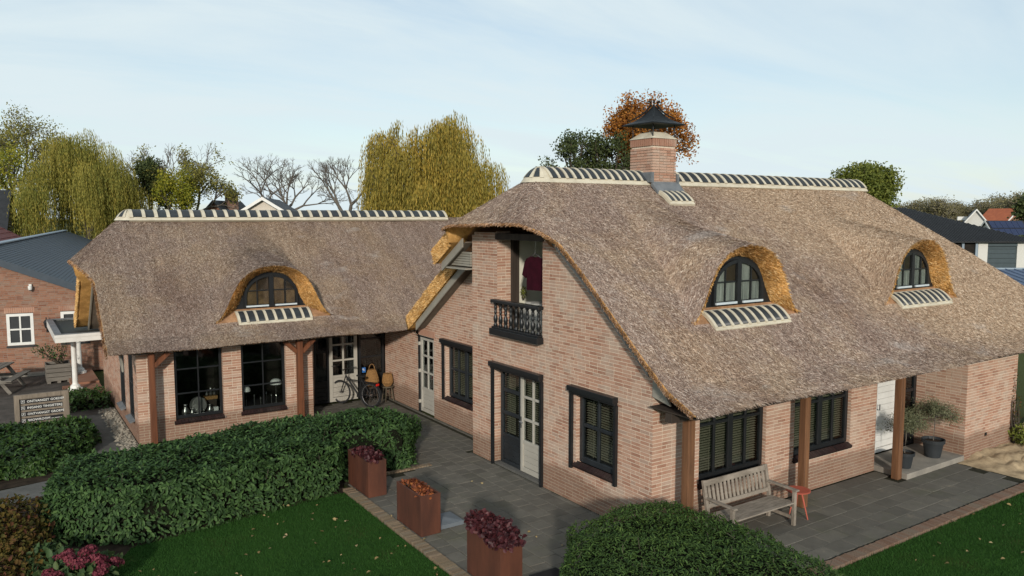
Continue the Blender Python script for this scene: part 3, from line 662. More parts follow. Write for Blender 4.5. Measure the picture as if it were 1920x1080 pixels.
# dormers ------------------------------------------------------------
def dormer(xc, yl, yw, dorm, zf, roof, label, tiles, hw=1.52, hi=1.05, topw=.95, seed=30, cur='curtain'):
    f = f_main if dorm is DORM else g_wing
    zl, zs = f_at(dorm, yl), float(f(yw)) - .03; S = np.linspace(-1, 1, 61)
    # reed cut: ruled band from the lip of the hood back to the window board
    def band(s, t):
        xo = xc + hw * s; zo = zf(xo, np.full_like(s, yl + 1e-4), True); xi = xc + hi * s; zi = zs + topw * bell(s, .85)
        r_ = .09 * np.sin(np.pi * np.clip(t, 0, 1)) * bell(s, 1)
        return np.stack([xo + (xi - xo) * t, yl + (yw + .03 - yl) * t - r_ * .4, zo + (zi - zo) * t + .0 * r_ + .008], 1)
    rows = [band(S, np.full_like(S, q)) for q in np.linspace(0, 1, 7)]; n = len(S)
    P = np.concatenate(rows); i = np.arange(7 * n).reshape(7, n); F_ = np.stack([i[:-1, :-1], i[1:, :-1], i[1:, 1:], i[:-1, 1:]], 2).reshape(-1, 4)
    dp = link('dormer', nmesh('dormer', P, F_), 'reed', HOUSE); dp['label'] = label
    def bs(a, b_):
        s = a * 2 - 1; b_ = b_ ** .8; p = band(s, b_); e = .02; ds = band(s + e * .5, b_) - band(s - e * .5, b_); dt = band(s, np.clip(b_ + e, 0, 1.02)) - band(s, b_)
        nn = np.cross(dt, ds); nn /= np.maximum(np.linalg.norm(nn, axis=1, keepdims=True), 1e-6); sg = np.sign(nn[:, 1:2]); nn = -nn * np.where(sg == 0, 1, sg)
        dd = -dt / np.maximum(np.linalg.norm(dt, axis=1, keepdims=True), 1e-6); return p, nn, dd
    bristles(dp, bs, 12000, seed, spread=.45)
    fl = []; yy = np.linspace(yl - .01, yw + .12, 6); xx = np.linspace(xc - hw, xc + hw, 24)
    Xf, Yf = np.meshgrid(xx, yy); Zf = f(Yf) - .004; i = np.arange(6 * 24).reshape(6, 24)
    link('dormer_floor', nmesh('dormer_floor', np.stack([Xf, Yf, Zf], 2), np.stack([i[:-1, :-1], i[:-1, 1:], i[1:, 1:], i[1:, :-1]], 2).reshape(-1, 4)), 'reed_brown', dp)
    # black bell-shaped board with the arched casements
    W = Wall((xc, yw, 0), (1, 0, 0), (0, -1, 0)); U, Z = V(1, 0, 0), V(0, 0, 1)
    pts = [(hi * s, zs + topw * float(bell(np.array(s), .85)) + .02) for s in np.linspace(-.995, .995, 33)] + [(hi, zs - .12), (-hi, zs - .12)]
    bd = MB(); bd.prism(V(xc, yw + .06, 0), U, Z, V(0, -1, 0), [(a, b_) for a, b_ in pts], .06)
    link('window_board', bd, 'black', dp)
    hw2, h0, h1 = .66, zs + .12, zs + .86
    def arch(x): return h0 + .22 + (h1 - h0 - .22) * math.sqrt(max(0, 1 - (x / hw2) ** 2))
    fr = MB(); N_ = 16
    ring = [(hw2 * math.cos(a), h0 + .22 + (h1 - h0 - .22) * math.sin(a)) for a in np.linspace(0, math.pi, N_)]
    for (a, b_), (c, d) in zip(ring[:-1], ring[1:]): fr.beam(W.p(a, b_, .035), W.p(c, d, .035), .07, .05, up=(0, 1, 0))
    for sx in (-1, 1): W.box(fr, sx * hw2 - .03, sx * hw2 + .03, h0 - .06, h0 + .24, .0, .068)
    W.box(fr, -.055, .055, h0 - .06, h1, .001, .066); W.box(fr, -hw2, hw2, h0 - .065, h0 - .005, .002, .064)
    for c in (-1, 1):
        xm = c * (hw2 * .5 + .03); W.box(fr, xm - .012, xm + .012, h0, arch(xm) - .02, .02, .045); zb_ = h0 + .36
        W.box(fr, min(c * .06, c * (hw2 - .02)), max(c * .06, c * (hw2 - .02)), zb_ - .012, zb_ + .012, .021, .044)
    link('window_frame', fr, 'black', dp)
    sl = MB()
    for c in (-1, 1): W.box(sl, min(c * .085, c * (hw2 - .01)), max(c * .085, c * (hw2 - .01)), h0 - .05, h0 - .01, .066, .10)
    link('drip_sill', sl, 'skylight', dp)
    zb_ = h0 + .36
    for c in (-1, 1):
        for (a, b_) in ((.06, .34), (.36, .62)):
            for (q0, q1) in ((h0, zb_), (zb_, 9)):
                xs = np.linspace(a, b_, 6); top = [(c * x, min(q1, arch(x) - .025)) for x in xs]; top = [(x, max(z, q0 + .002)) for x, z in top]
                pb = MB(); pb.prism(V(xc, yw - .028, 0), U, Z, V(0, -1, 0), [(c * a, q0), (c * b_, q0)] + top[::-1], .003); link('pane', pb, 'glass', dp)
                cb = MB(); cb.prism(V(xc, yw - .006, 0), U, Z, V(0, -1, 0), [(c * a, q0), (c * b_, q0)] + top[::-1], .002); link('curtain', cb, cur if (a < .2) == (c > 0) or q0 == h0 else 'room_brown', dp)
    # row of mortared tiles on the slope below the sill
    def tp(q0, q1, n):
        o = []
        for q in np.linspace(q0, q1, n):
            y = yw - .06 - .40 * q; z = float(f(yw - .06)) - .025 - (float(f(yw - .06)) - float(f(yw - .46)) - .045) * (q ** 1.25) + .03 * math.sin(math.pi * q); o.append((y, z, -.45, .89))
        return o
    mt = MB(); arc_strip(mt, tp(0, 1, 9), xc - hi * 1.0, xc + hi * 1.0, 24, .035, .014); step = 2 * hi / tiles
    for k in range(tiles + 1):
        x = xc - hi + k * step; x = min(max(x, xc - hi + .03), xc + hi - .03); arc_strip(mt, tp(.03, .93, 8), x - .032, x + .032, 1, .03, .040)
    W.box(mt, -hi, hi, zs - .06, zs - .012, -.02, .07)
    row = link('tile_row', mt, 'ridge_mortar', dp)
    for k in range(tiles):
        x0 = xc - hi + (k + .18) * step; tb = MB(); arc_strip(tb, tp(.03, .88, 8), x0, x0 + step * .64, 1, .02, .032); link('tile', tb, 'ridge_tile', dp, smooth=True)
dormer(*DORM[0], DORM, z_main, MAIN, 'arched dormer nearest the gable with orange cut reed', 9, seed=31)
dormer(*DORM[1], DORM, z_main, MAIN, 'arched dormer at the right end of the roof', 9, seed=32)
dormer(*WDORM[0], WDORM, z_wing, WING, 'arched dormer on the wing', 8, hw=1.46, hi=.94, topw=.95, seed=33, cur='loft_wood')

# chimney ------------------------------------------------------------
CX0, CX1, CY0, CY1, CZ0, CZ1 = 3.58, 4.31, 3.85, 4.58, 5.7, 6.92
ch = MB(); ch.box(CX0 + .02, CX1 - .02, CY0 + .02, CY1 - .02, CZ0, CZ1 + .02)
CHIM = link('chimney', ch, 'mortar', HOUSE); CHIM['label'] = 'square brick chimney under a black iron hood'
for o_, u_, n_, ln in (((CX0, CY0, 0), (1, 0, 0), (0, -1, 0), CX1 - CX0), ((CX0, CY1, 0), (0, -1, 0), (-1, 0, 0), CY1 - CY0), ((CX1, CY0, 0), (0, 1, 0), (1, 0, 0), CY1 - CY0)):
    W = Wall(o_, u_, n_); r_ = random.Random(5); data = []
    for i in range(int((CZ1 - CZ0) / COURSE)):
        p = 0.0; za = CZ0 + i * COURSE
        while p < ln - .02:
            e = min(p + (.21 if r_.random() < .7 else .1), ln)
            if ln - e < .06: e = ln
            data.append((W.p((p + e) / 2, za + BR_H / 2 + JOINT / 2, -.008), W.u, W.n, (e - p) / 2)); p = e + JOINT
    joined_bricks(data, CHIM, 'brick', 40 + int(ln * 100))
    mb = MB(); k = 0; p = .0                     # soldier course proud of the shaft
    while p < ln - .05:
        W.box(mb, p, p + .056, CZ1 + .005, CZ1 + .175, -.03, .012 + .003 * (k % 2)); p += .069; k += 1
    link('soldier_course', mb, 'brick', CHIM)
mb = MB(); cx, cy = (CX0 + CX1) / 2, (CY0 + CY1) / 2
mb.add([(CX0 - .03, CY0 - .03, CZ1 + .17), (CX1 + .03, CY0 - .03, CZ1 + .17), (CX1 + .03, CY1 + .03, CZ1 + .17), (CX0 - .03, CY1 + .03, CZ1 + .17), (cx - .2, cy - .2, CZ1 + .33), (cx + .2, cy - .2, CZ1 + .33), (cx + .2, cy + .2, CZ1 + .33), (cx - .2, cy + .2, CZ1 + .33)],
       [(4, 5, 6, 7), (0, 1, 5, 4), (1, 2, 6, 5), (2, 3, 7, 6), (3, 0, 4, 7)]); link('mortar_cap', mb, 'ridge_mortar', CHIM)
mb = MB(); hx = .50                                # swept iron hood on four rods
lv = [(hx, 7.430), (.32, 7.510), (.20, 7.610), (.11, 7.730), (.025, 7.850)]
for i, (r_, z) in enumerate(lv):
    mb.v += [(cx + a * r_, cy + b_ * r_, z) for a, b_ in ((-1, -1), (1, -1), (1, 1), (-1, 1))]
for i in range(len(lv) - 1):
    for k in range(4): mb.f.append([i * 4 + k, i * 4 + (k + 1) % 4, i * 4 + 4 + (k + 1) % 4, i * 4 + 4 + k]); mb.m.append(0)
mb.f.append([3, 2, 1, 0]); mb.m.append(0); mb.box(cx - hx - .012, cx + hx + .012, cy - hx - .012, cy + hx + .012, 7.405, 7.425)
link('hood', mb, 'iron', CHIM)
for a, b_ in ((-1, -1), (1, -1), (1, 1), (-1, 1)):
    mb = MB(); mb.tube([(cx + a * .33, cy + b_ * .33, 7.030), (cx + a * .33, cy + b_ * .33, 7.420)], .014, 6); link('rod', mb, 'iron', CHIM)
    mb = MB(); q = [(cx + a * r_ * 1.02, cy + b_ * r_ * 1.02, z + .02) for r_, z in ((.34, 7.530), (.21, 7.630), (.13, 7.710), (.05, 7.850), (.05, 7.920), (.09, 7.950), (.10, 7.910), (.07, 7.900))]
    mb.tube(q, [.012, .018, .022, .024, .022, .02, .016, .012], 6); link('scroll', mb, 'iron', CHIM)
mb = MB(); z0 = lambda x, y: float(z_main(np.array(x), np.array(y), False))
mb.box(CX0 - .08, CX0 - .004, CY0 - .06, CY1, 6.10, 6.33); mb.prism(V(CX0 - .06, CY0 - .03, 0), V(0, 1, 0), V(0, 0, 1), V(1, 0, 0), [(-.20, 5.84), (.0, 6.02), (.0, 6.12), (-.20, 5.91)], CX1 - CX0 + .12)
mb.box(CX1 + .004, CX1 + .06, CY0 - .06, CY1, 6.10, 6.30); link('lead_flashing', mb, 'lead', CHIM)
def ctp(q0, q1, n):
    o = []
    for q in np.linspace(q0, q1, n):
        y = CY0 - .20 - .40 * q; o.append((y, float(f_main(y)) + .03 + .04 * math.sin(math.pi * q), -.5, .86))
    return o
mb = MB(); arc_strip(mb, ctp(0, 1, 8), CX0 - .02, CX1 + .02, 6, .06, .02)
for k in range(5): x = CX0 + .02 + k * (CX1 - CX0 - .04) / 4; arc_strip(mb, ctp(.02, .9, 7), x - .028, x + .028, 1, .03, .05)
link('tile_apron', mb, 'ridge_mortar', CHIM)
for k in range(4):
    x = CX0 + .02 + (k + .2) * (CX1 - CX0 - .04) / 4; tb = MB(); arc_strip(tb, ctp(.03, .84, 7), x, x + .118, 1, .02, .04); link('tile', tb, 'ridge_tile', CHIM)

# walls --------------------------------------------------------------
rp = lambda y: float(np.interp(y, *RP))
W_G = Wall((0, 5.75, 0), (0, -1, 0), (-1, 0, 0))          # near gable, u = 5.75 - y
gable = brick_wall('gable_wall', W_G, 5.744, lambda u: min(float(f_main(5.75 - u)) - .30, rp(5.75 - u) - .40, 4.98),
    [(.90, 2.65, -1, 2.2), (3.73, 4.80, .74, 2.2), (1.02, 2.66, 2.90, 9)], seed=2, label='salmon brick gable with black window screens')
W_L = Wall((.72, 12.05, 0), (0, -1, 0), (-1, 0, 0))       # set-back part, u = 12.05 - y
lgable = brick_wall('gable_wall', W_L, 6.30, lambda u: min(rp(12.05 - u) - .40, 9) if 12.05 - u < 9.9 else min(2.7, float(g_wing(12.05 - u)) - .2),
    [(2.21, 3.08, -1, 2.12), (3.72, 5.45, .66, 2.18)], seed=3, label='set-back part of the gable with a narrow cream door')
W_F0 = Wall((.005, 0, 0), (1, 0, 0), (0, -1, 0)); W_F = Wall((0, 0, 0), (1, 0, 0), (0, -1, 0))              # long side
front = brick_wall('side_wall', W_F0, 6.395, lambda u: 2.62, [(1.095, 2.855, .70, 2.32), (3.675, 5.495, .70, 2.32)], seed=4, label='brick side wall under the deep eave')
W_R = Wall((8.67, .42, 0), (0, -1, 0), (-1, 0, 0)); brick_wall('porch_wall', W_R, 1.114, lambda u: 2.5, seed=5)
W_B = Wall((8.675, -.70, 0), (1, 0, 0), (0, -1, 0)); brick_wall('projecting_wall', W_B, 2.28, lambda u: 2.42, seed=6, label='projecting brick wall right of the front door')
W_P = Wall((6.4, .42, 0), (1, 0, 0), (0, -1, 0)); brick_wall('porch_wall', W_P, .62, lambda u: 2.5, seed=7)
W_W0 = Wall((-6.195, 10.6, 0), (1, 0, 0), (0, -1, 0)); W_W = Wall((-6.2, 10.6, 0), (1, 0, 0), (0, -1, 0))        # wing front, u = x + 6.2
wing = brick_wall('wing_wall', W_W0, 4.195, lambda u: 2.6, [(.81, 1.93, .45, 2.2), (2.37, 3.49, .45, 2.2)], seed=8, label='brick front of the wing with two tall black windows')
W_E = Wall((-6.2, 17.4, 0), (0, -1, 0), (-1, 0, 0))       # wing end, u = 17.4 - y
brick_wall('wing_wall', W_E, 6.794, lambda u: 2.36, [(5.55, 6.20, .45, 2.15), (3.95, 4.70, .45, 2.15)], seed=9, label='end wall of the wing with two narrow windows')
W_K = Wall((-2.0, 12.05, 0), (1, 0, 0), (0, -1, 0)); brick_wall('porch_wall', W_K, .54, lambda u: 2.6, seed=10)
# brick reveals facing the camera
for (o_, ln, zt, z0_, sd_) in (((.006, 4.844, 0), .16, 2.2, 0, 21), ((.006, 2.014, 0), .12, 2.2, .74, 22), ((.006, 4.724, 0), .34, 5.0, 2.9, 23), ((.726, 8.324, 0), .14, 2.18, .66, 24)):
    brick_wall('reveal', Wall(o_, (1, 0, 0), (0, -1, 0)), ln, lambda u, zt=zt: zt, z0=z0_, seed=sd_)
for xr in (2.86, 5.50):
    brick_wall('reveal', Wall((xr - .006, .11, 0), (0, -1, 0), (-1, 0, 0)), .104, lambda u: 2.32, z0=.70, seed=25)
for xr in (-4.27, -2.71):
    brick_wall('reveal', Wall((xr - .006, 10.7, 0), (0, -1, 0), (-1, 0, 0)), .094, lambda u: 2.2, z0=.45, seed=26)
# the 300 bricks that show largest stay single; the rest become one piece per wall
BRICKS.sort(key=lambda d: np.linalg.norm(d[0] - CAM) + (50 if (d[4] is not gable and d[4] is not front) or (d[4] is gable and d[0][1] < 1.3 and d[0][2] < 1.0 - .25 * d[0][1]) or (d[4] is front and (d[0][2] > 1.9 or d[0][2] < .95)) else 0))
bm = MB(); bm.box(-.105, .105, -.012, .04, -BR_H / 2, BR_H / 2); bme = bm.mesh('brick'); bme.materials.append(M['brick'])
for c, u, n, h, part, mt in BRICKS[:300]:
    o = bpy.data.objects.new('brick', bme); COL.objects.link(o); o.parent = part; o.location = c
    o.rotation_euler = (0, 0, math.atan2(u[1], u[0])); o.scale = (h / .105, 1, 1)
rest = {}
for d in BRICKS[300:]: rest.setdefault((d[4].name, d[5]), [d[4], []])[1].append(d[:4])
for k, ((nm, mt), (part, data)) in enumerate(rest.items()): joined_bricks(data, part, mt, 60 + k)
# soldier courses over the openings
def soldiers(part, W, u0, u1, z0, z1, seed):
    r_ = random.Random(seed); mb = MB(); p = u0
    while p < u1: W.box(mb, p, p + .052, z0, z1, -.03, .006 + r_.uniform(0, .003)); p += .0625
    link('soldier_course', mb, 'brick', part)
soldiers(lgable, W_L, 2.21, 3.10, 2.14, 2.31, 1)

# back and far walls that close the building off (never seen from the front)
for q in ((.85, 14.2, 8.9, 9.1, 0, 2.9), (14.0, 14.2, 1.6, 8.9, 0, 2.6), (10.76, 10.95, -.66, 1.5, 0, 2.45), (-6.1, 5.5, 17.2, 17.4, 0, 2.5), (5.4, 5.6, 9.2, 17.2, 0, 2.6), (6.2, 6.38, .05, .42, 0, 2.5), (-2.2, -2.02, 10.66, 12.05, 0, 2.6), (.055, .70, 5.55, 5.74, 0, 4.8)):
    mb = MB(); mb.box(*q); link('rear_wall', mb, 'brick_red', HOUSE)
mb = MB(); mb.box(10.96, 14.1, 1.5, 1.6, 0, 2.7); link('dark_boarding', mb, 'garage', HOUSE)
mb = MB(); mb.prism(V(-6.17, 0, 0), V(0, 1, 0), V(0, 0, 1), V(1, 0, 0), [(10.5, 2.36), (17.4, 2.36), (15.6, 3.95), (12.3, 3.95)], .08)
for k in range(34): y = 10.7 + k * .2; zt = min(float(g_wing(y)), float(g_wing(27.9 - y))) - .42; mb.box(-6.185, -6.165, y, y + .185, 2.37, min(zt, 4.0)) if zt > 2.45 else None
link('gable_boarding', mb, 'brown_board', HOUSE)

# windows and doors ---------------------------------------------------
def cells(a0, a1, parts, bar):
    """split a0..a1 by fractions into cells with bars between"""
    tot = sum(parts); ln = a1 - a0 - bar * (len(parts) - 1); o = []; p = a0
    for q in parts: o.append((p, p + ln * q / tot)); p += ln * q / tot + bar
    return o
def glazing(name, W, u0, u1, z0, z1, d, cols, rows, mat='black', fw=.06, bar=.03, panel=0, blind=True, label=None, deep=.35, room='room', mull=None, pane_mat='glass'):
    """framed window or door leaf; cols / rows = pane fractions, panel = boarded part at the bottom, mull = wide post after these columns"""
    mb = MB(); W.box(mb, u0, u0 + fw, z0, z1, d - .05, d + .02); W.box(mb, u1 - fw, u1, z0, z1, d - .05, d + .02)
    W.box(mb, u0 + fw, u1 - fw, z1 - fw, z1, d - .05, d + .018); W.box(mb, u0 + fw, u1 - fw, z0, z0 + fw * 1.2, d - .05, d + .018)
    zb_ = z0 + fw * 1.2 + panel
    if panel: W.box(mb, u0 + fw, u1 - fw, zb_ - .05, zb_ + .02, d - .05, d + .016)
    cu = cells(u0 + fw, u1 - fw, cols, bar); rz = cells(zb_ + (.02 if panel else 0), z1 - fw, rows, bar)
    for k, ((a, b_), (c, e)) in enumerate(zip(cu[:-1], cu[1:])):
        x = .035 if mull and k in mull else 0; W.box(mb, b_ - x, c + x, zb_, z1 - fw, d - .04, d + (.015 if x else .008))
    for (a, b_), (c, e) in zip(rz[:-1], rz[1:]): W.box(mb, u0 + fw, u1 - fw, b_, c, d - .04, d + .010)
    part = link(name, mb, mat, HOUSE); bevel(part, .004, 1)
    if label: part['label'] = label
    for a, b_ in cu:
        for c, e in rz:
            pb = MB(); W.box(pb, a, b_, c, e, d - .022, d - .016); link('pane', pb, pane_mat, part)
    if panel:
        n = max(3, int(round(panel / .14))); st = (panel - .06) / n
        for k in range(n):
            pb = MB(); W.box(pb, u0 + fw + .005, u1 - fw - .005, z0 + fw * 1.2 + .01 + k * st, z0 + fw * 1.2 + .01 + (k + 1) * st - .006, d - .03, d - .004); bevel(link('board', pb, mat, part), .004, 1)
    if blind:
        r_ = random.Random(int(u0 * 100)); bb = MB(); z = zb_ + .03
        while z < z1 - fw - .01:
            c = W.p((u0 + u1) / 2, z, d - .12); tl = R(14); n_ = W.n * math.cos(tl) - V(0, 0, 1) * math.sin(tl)
            bb.obox(c, W.u, n_, np.cross(W.u, n_), (u1 - u0) / 2 - fw * .6, .023, .0012); z += .046
        for uu in (u0 + .25 * (u1 - u0), u0 + .75 * (u1 - u0)): W.box(bb, uu - .003, uu + .003, zb_, z1 - fw, d - .098, d - .094)
        link('blind', bb, 'blind', part)
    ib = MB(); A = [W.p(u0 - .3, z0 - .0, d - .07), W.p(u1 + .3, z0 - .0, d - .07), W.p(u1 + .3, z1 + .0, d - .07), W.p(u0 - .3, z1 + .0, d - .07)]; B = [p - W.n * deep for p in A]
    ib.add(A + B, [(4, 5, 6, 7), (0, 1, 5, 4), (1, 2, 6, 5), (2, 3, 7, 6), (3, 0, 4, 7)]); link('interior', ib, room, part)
    return part
def sill_bricks(part, W, u0, u1, z, d_in, d_out, drop=.05):
    mb = MB(); mb.box(-.034, .034, -.5, .5, -.03, .03); me = mb.mesh('sill_brick'); me.materials.append(M['sill_brick']); u = u0
    bed = MB(); bed.obox(W.p((u0 + u1) / 2, z - drop * .5 - .018, (d_in + d_out) / 2), W.u, W.n, V(0, 0, 1), (u1 - u0) / 2, (d_out - d_in) / 2 - .02, .022); link('sill_bed', bed, 'mortar_dark', part)
    L_ = math.hypot(d_out - d_in, drop); ang = math.atan2(drop, d_out - d_in)
    while u + .066 <= u1 + .01:
        o = bpy.data.objects.new('sill_brick', me); COL.objects.link(o); o.parent = part
        base = V(*(part.parent['_b'])) if part.parent and part.parent.get('_b') is not None else V(0, 0, 0)
        p = W.p(u + .034, z - drop / 2, (d_in + d_out) / 2)
        ax = Vector(W.u); ay = Vector(W.n) * math.cos(ang) - Vector((0, 0, 1)) * math.sin(ang); az = ax.cross(ay)
        m4 = Matrix((ax, ay * L_, az)).transposed().to_4x4(); m4.translation = Vector(p); o.matrix_local = m4; u += .077
def screen(W, u0, u1, zt, zb_, part):
    """black sun-screen box with side guides"""
    mb = MB(); W.box(mb, u0 - .03, u1 + .03, zt, zt + .10, 0.0, .13); W.box(mb, u0 - .015, u1 + .015, zt - .05, zt, 0.0, .09); bevel(link('screen_box', mb, 'black', part), .008, 2)
    for u in (u0, u1):
        mb = MB(); W.box(mb, u - .03, u + .03, zb_, zt - .05, 0.0, .06); link('screen_guide', mb, 'black', part)
# gable: garden doors, window
p = glazing('glazed_door', W_G, .98, 1.74, .05, 2.18, -.14, [1], [1, 1, 1], 'anthracite', .07, .07, .55, label='fixed anthracite leaf with three panes')
screen(W_G, .88, 2.68, 2.16, 0.0, p)
p = glazing('glazed_door', W_G, 1.76, 2.62, .06, 2.17, -.12, [1, 1], [1, 1, 1], 'cream', .085, .05, .55, label='cream garden door with six panes')
mb = MB(); W_G.box(mb, 1.79, 1.82, .98, 1.22, -.10, -.085); mb.tube([W_G.p(1.805, 1.12, -.085), W_G.p(1.805, 1.12, -.04), W_G.p(1.93, 1.12, -.04)], .009, 6); link('door_handle', mb, 'steel', p)
mb = MB(); W_G.box(mb, .90, 2.65, 0, .05, -.16, -.005); link('threshold', mb, 'path', p)
p = glazing('window', W_G, 3.75, 4.78, .80, 2.2, -.10, [1, 1], [1, 1], 'anthracite', .085, .06, label='gable window with four panes and blinds')
screen(W_G, 3.63, 4.87, 2.14, .66, p); sill_bricks(p, W_G, 3.70, 4.84, .78, -.06, .05, .06)
# set-back gable: narrow door, window
p = glazing('glazed_door', W_L, 2.25, 3.06, .03, 2.09, -.05, [1, 1], [1, 1, 1], 'cream', .085, .05, .55, blind=False, label='narrow cream side door with six panes')
mb = MB(); W_L.box(mb, 2.205, 2.245, 0, 2.12, -.08, .02); W_L.box(mb, 2.245, 3.075, 2.095, 2.125, -.08, .015); link('door_frame', mb, 'black', p)
for z in (.25, 1.1, 1.85):
    mb = MB(); W_L.box(mb, 2.22, 2.27, z, z + .09, -.03, .03); link('hinge', mb, 'cream', p)
mb = MB(); mb.tube([W_L.p(3.0, 1.02, -.03), W_L.p(3.0, 1.02, .03), W_L.p(2.88, 1.02, .03)], .009, 6); link('door_handle', mb, 'steel', p)
p = glazing('window', W_L, 3.74, 5.43, .72, 2.16, -.12, [1, 1, 1, 1], [1, 1], 'anthracite', .075, .05, mull=[1], label='four-light window of the set-back gable')
screen(W_L, 3.64, 5.5, 2.12, .62, p); sill_bricks(p, W_L, 3.72, 5.45, .70, -.06, .05, .06)
# long side: two double windows
for (a, b_, lb) in ((1.10, 2.86, 'black double window behind the bench'), (3.68, 5.50, 'black double window beside the front door')):
    p = glazing('window', W_F, a + .01, b_ - .01, .76, 2.32, -.09, [1, 1, 1, 1], [1.75, 1], 'black', .075, .05, mull=[1], label=lb); sill_bricks(p, W_F, a - .03, b_ + .03, .74, -.05, .06, .06)
# front door
p = glazing('front_door', W_P, .66, 1.52, .14, 2.4, -.02, [1], [1], 'white', .08, .03, 2.1, blind=False, label='white boarded front door')
mb = MB(); W_P.box(mb, .58, .655, .12, 2.45, -.06, .03); W_P.box(mb, 1.525, 1.60, .12, 2.45, -.06, .031); link('door_frame', mb, 'black', p)
mb = MB(); mb.tube([W_P.p(.73, 1.12, 0), W_P.p(.73, 1.12, .06), W_P.p(.73, 1.25, .06)], .012, 6); link('door_handle', mb, 'black', p)
glazing('side_light', W_P, 1.605, 2.26, .13, 2.42, -.02, [1], [1.1, 1, .5], 'black', .07, .07, .5, blind=False, deep=1.2, room='room_brown', label='black side light of the front door')
mb = MB(); mb.lathe((8.655, .05, 1.92), [(.0, -.04), (.025, -.03), (.028, .03), (.0, .04)], 10); link('door_bell', mb, 'black', HOUSE)
# wing: two tall shop windows, glazed porch
for (a, b_, lb) in ((.81, 1.93, 'tall black wing window showing pewter ware'), (2.37, 3.49, 'tall black wing window showing white lamps')):
    p = glazing('window', W_W, a + .01, b_ - .01, .48, 2.2, -.08, [1, 1], [1.15, 1.25, 1], 'black', .06, .03, blind=False, label=lb, deep=1.5); sill_bricks(p, W_W, a - .03, b_ + .04, .45, -.05, .05, .06)
glazing('side_light', W_K, .55, .98, .02, 2.25, -.02, [1], [1.2, 1], 'black', .06, .05, .55, blind=False, deep=1.2, label='black side light left of the wing door')
p = glazing('glazed_door', W_K, .99, 1.84, .03, 2.2, -.01, [1, 1], [1, 1, 1], 'cream', .10, .05, .62, blind=False, deep=1.2, label='cream wing door behind the bicycle')
mb = MB(); mb.tube([W_K.p(1.04, 1.08, 0), W_K.p(1.04, 1.08, .05), W_K.p(1.14, 1.08, .05)], .009, 6); link('door_handle', mb, 'steel', p)
p = glazing('window', W_K, 1.89, 2.69, .02, 2.3, -.02, [1], [1, 1, .9], 'black', .07, .045, .6, blind=False, deep=1.2, label='black window in the porch corner')
mb = MB(); W_K.box(mb, 1.98, 2.09, .78, .93, .006, .010); link('sticker', mb, 'blue', p)
mb = MB(); W_K.box(mb, 1.99, 2.04, .875, .895, .0105, .012); W_K.box(mb, 2.0, 2.07, .845, .858, .0105, .012); link('sticker_mark', mb, 'white', p)
# wing end: narrow dark windows with slate sills
for (a, b_) in ((5.55, 6.20), (3.95, 4.70)):
    p = glazing('window', W_E, a + .01, b_ - .01, .48, 2.15, -.012, [1], [1, 1], 'black', .05, .03, blind=False, label='narrow dark window in the wing end')
    mb = MB(); mb.obox(W_E.p((a + b_) / 2, .46, .0), W_E.u, unit(W_E.n * .95 - V(0, 0, .3)), unit(V(0, 0, 1) + W_E.n * .3), (b_ - a) / 2 + .05, .13, .018); link('sill', mb, 'lead', p)

# loft opening with balustrade
LOFT = link('loft_room', MB().add(
    [(.36, 4.86, 2.9), (.36, 2.95, 2.9), (2.6, 2.95, 2.9), (2.6, 4.86, 2.9), (.36, 4.86, 4.95), (.36, 2.95, 4.95), (2.6, 2.95, 4.95), (2.6, 4.86, 4.95)],
    [(0, 1, 2, 3), (4, 7, 6, 5), (3, 2, 6, 7), (0, 3, 7, 4), (1, 5, 6, 2)]), 'plaster', HOUSE)
mb = MB(); mb.box(.345, .40, 4.70, 4.86, 2.9, 4.95); mb.box(.40, .62, 4.80, 4.852, 2.9, 4.95); mb.box(.342, .40, 2.95, 3.08, 2.9, 4.95); link('loft_frame', mb, 'dark_wood', LOFT)
mb = MB(); mb.box(-.02, .36, 3.05, 4.77, 4.86, 4.99); link('head_beam', mb, 'dark_wood', LOFT)
BAL = MB(); BAL.box(-.16, .05, 3.05, 4.80, 2.86, 2.99); BAL.box(-.12, .04, 3.08, 4.77, 2.99, 3.03); BALP = link('balustrade', BAL, 'black', HOUSE); bevel(BALP, .008)
mb = MB(); mb.box(-.13, .02, 3.05, 4.80, 3.53, 3.60); bevel(link('rail', mb, 'black', BALP), .012)
prof = [(.045, 3.03), (.045, 3.07), (.022, 3.09), (.03, 3.11), (.046, 3.17), (.044, 3.22), (.024, 3.27), (.021, 3.30), (.036, 3.325), (.021, 3.35), (.030, 3.40), (.033, 3.45), (.022, 3.485), (.042, 3.50), (.042, 3.53)]
for k in range(9):
    mb = MB(); mb.lathe((-.05, 3.14 + k * .196, 0), prof, 10); link('baluster', mb, 'black', BALP, smooth=True)

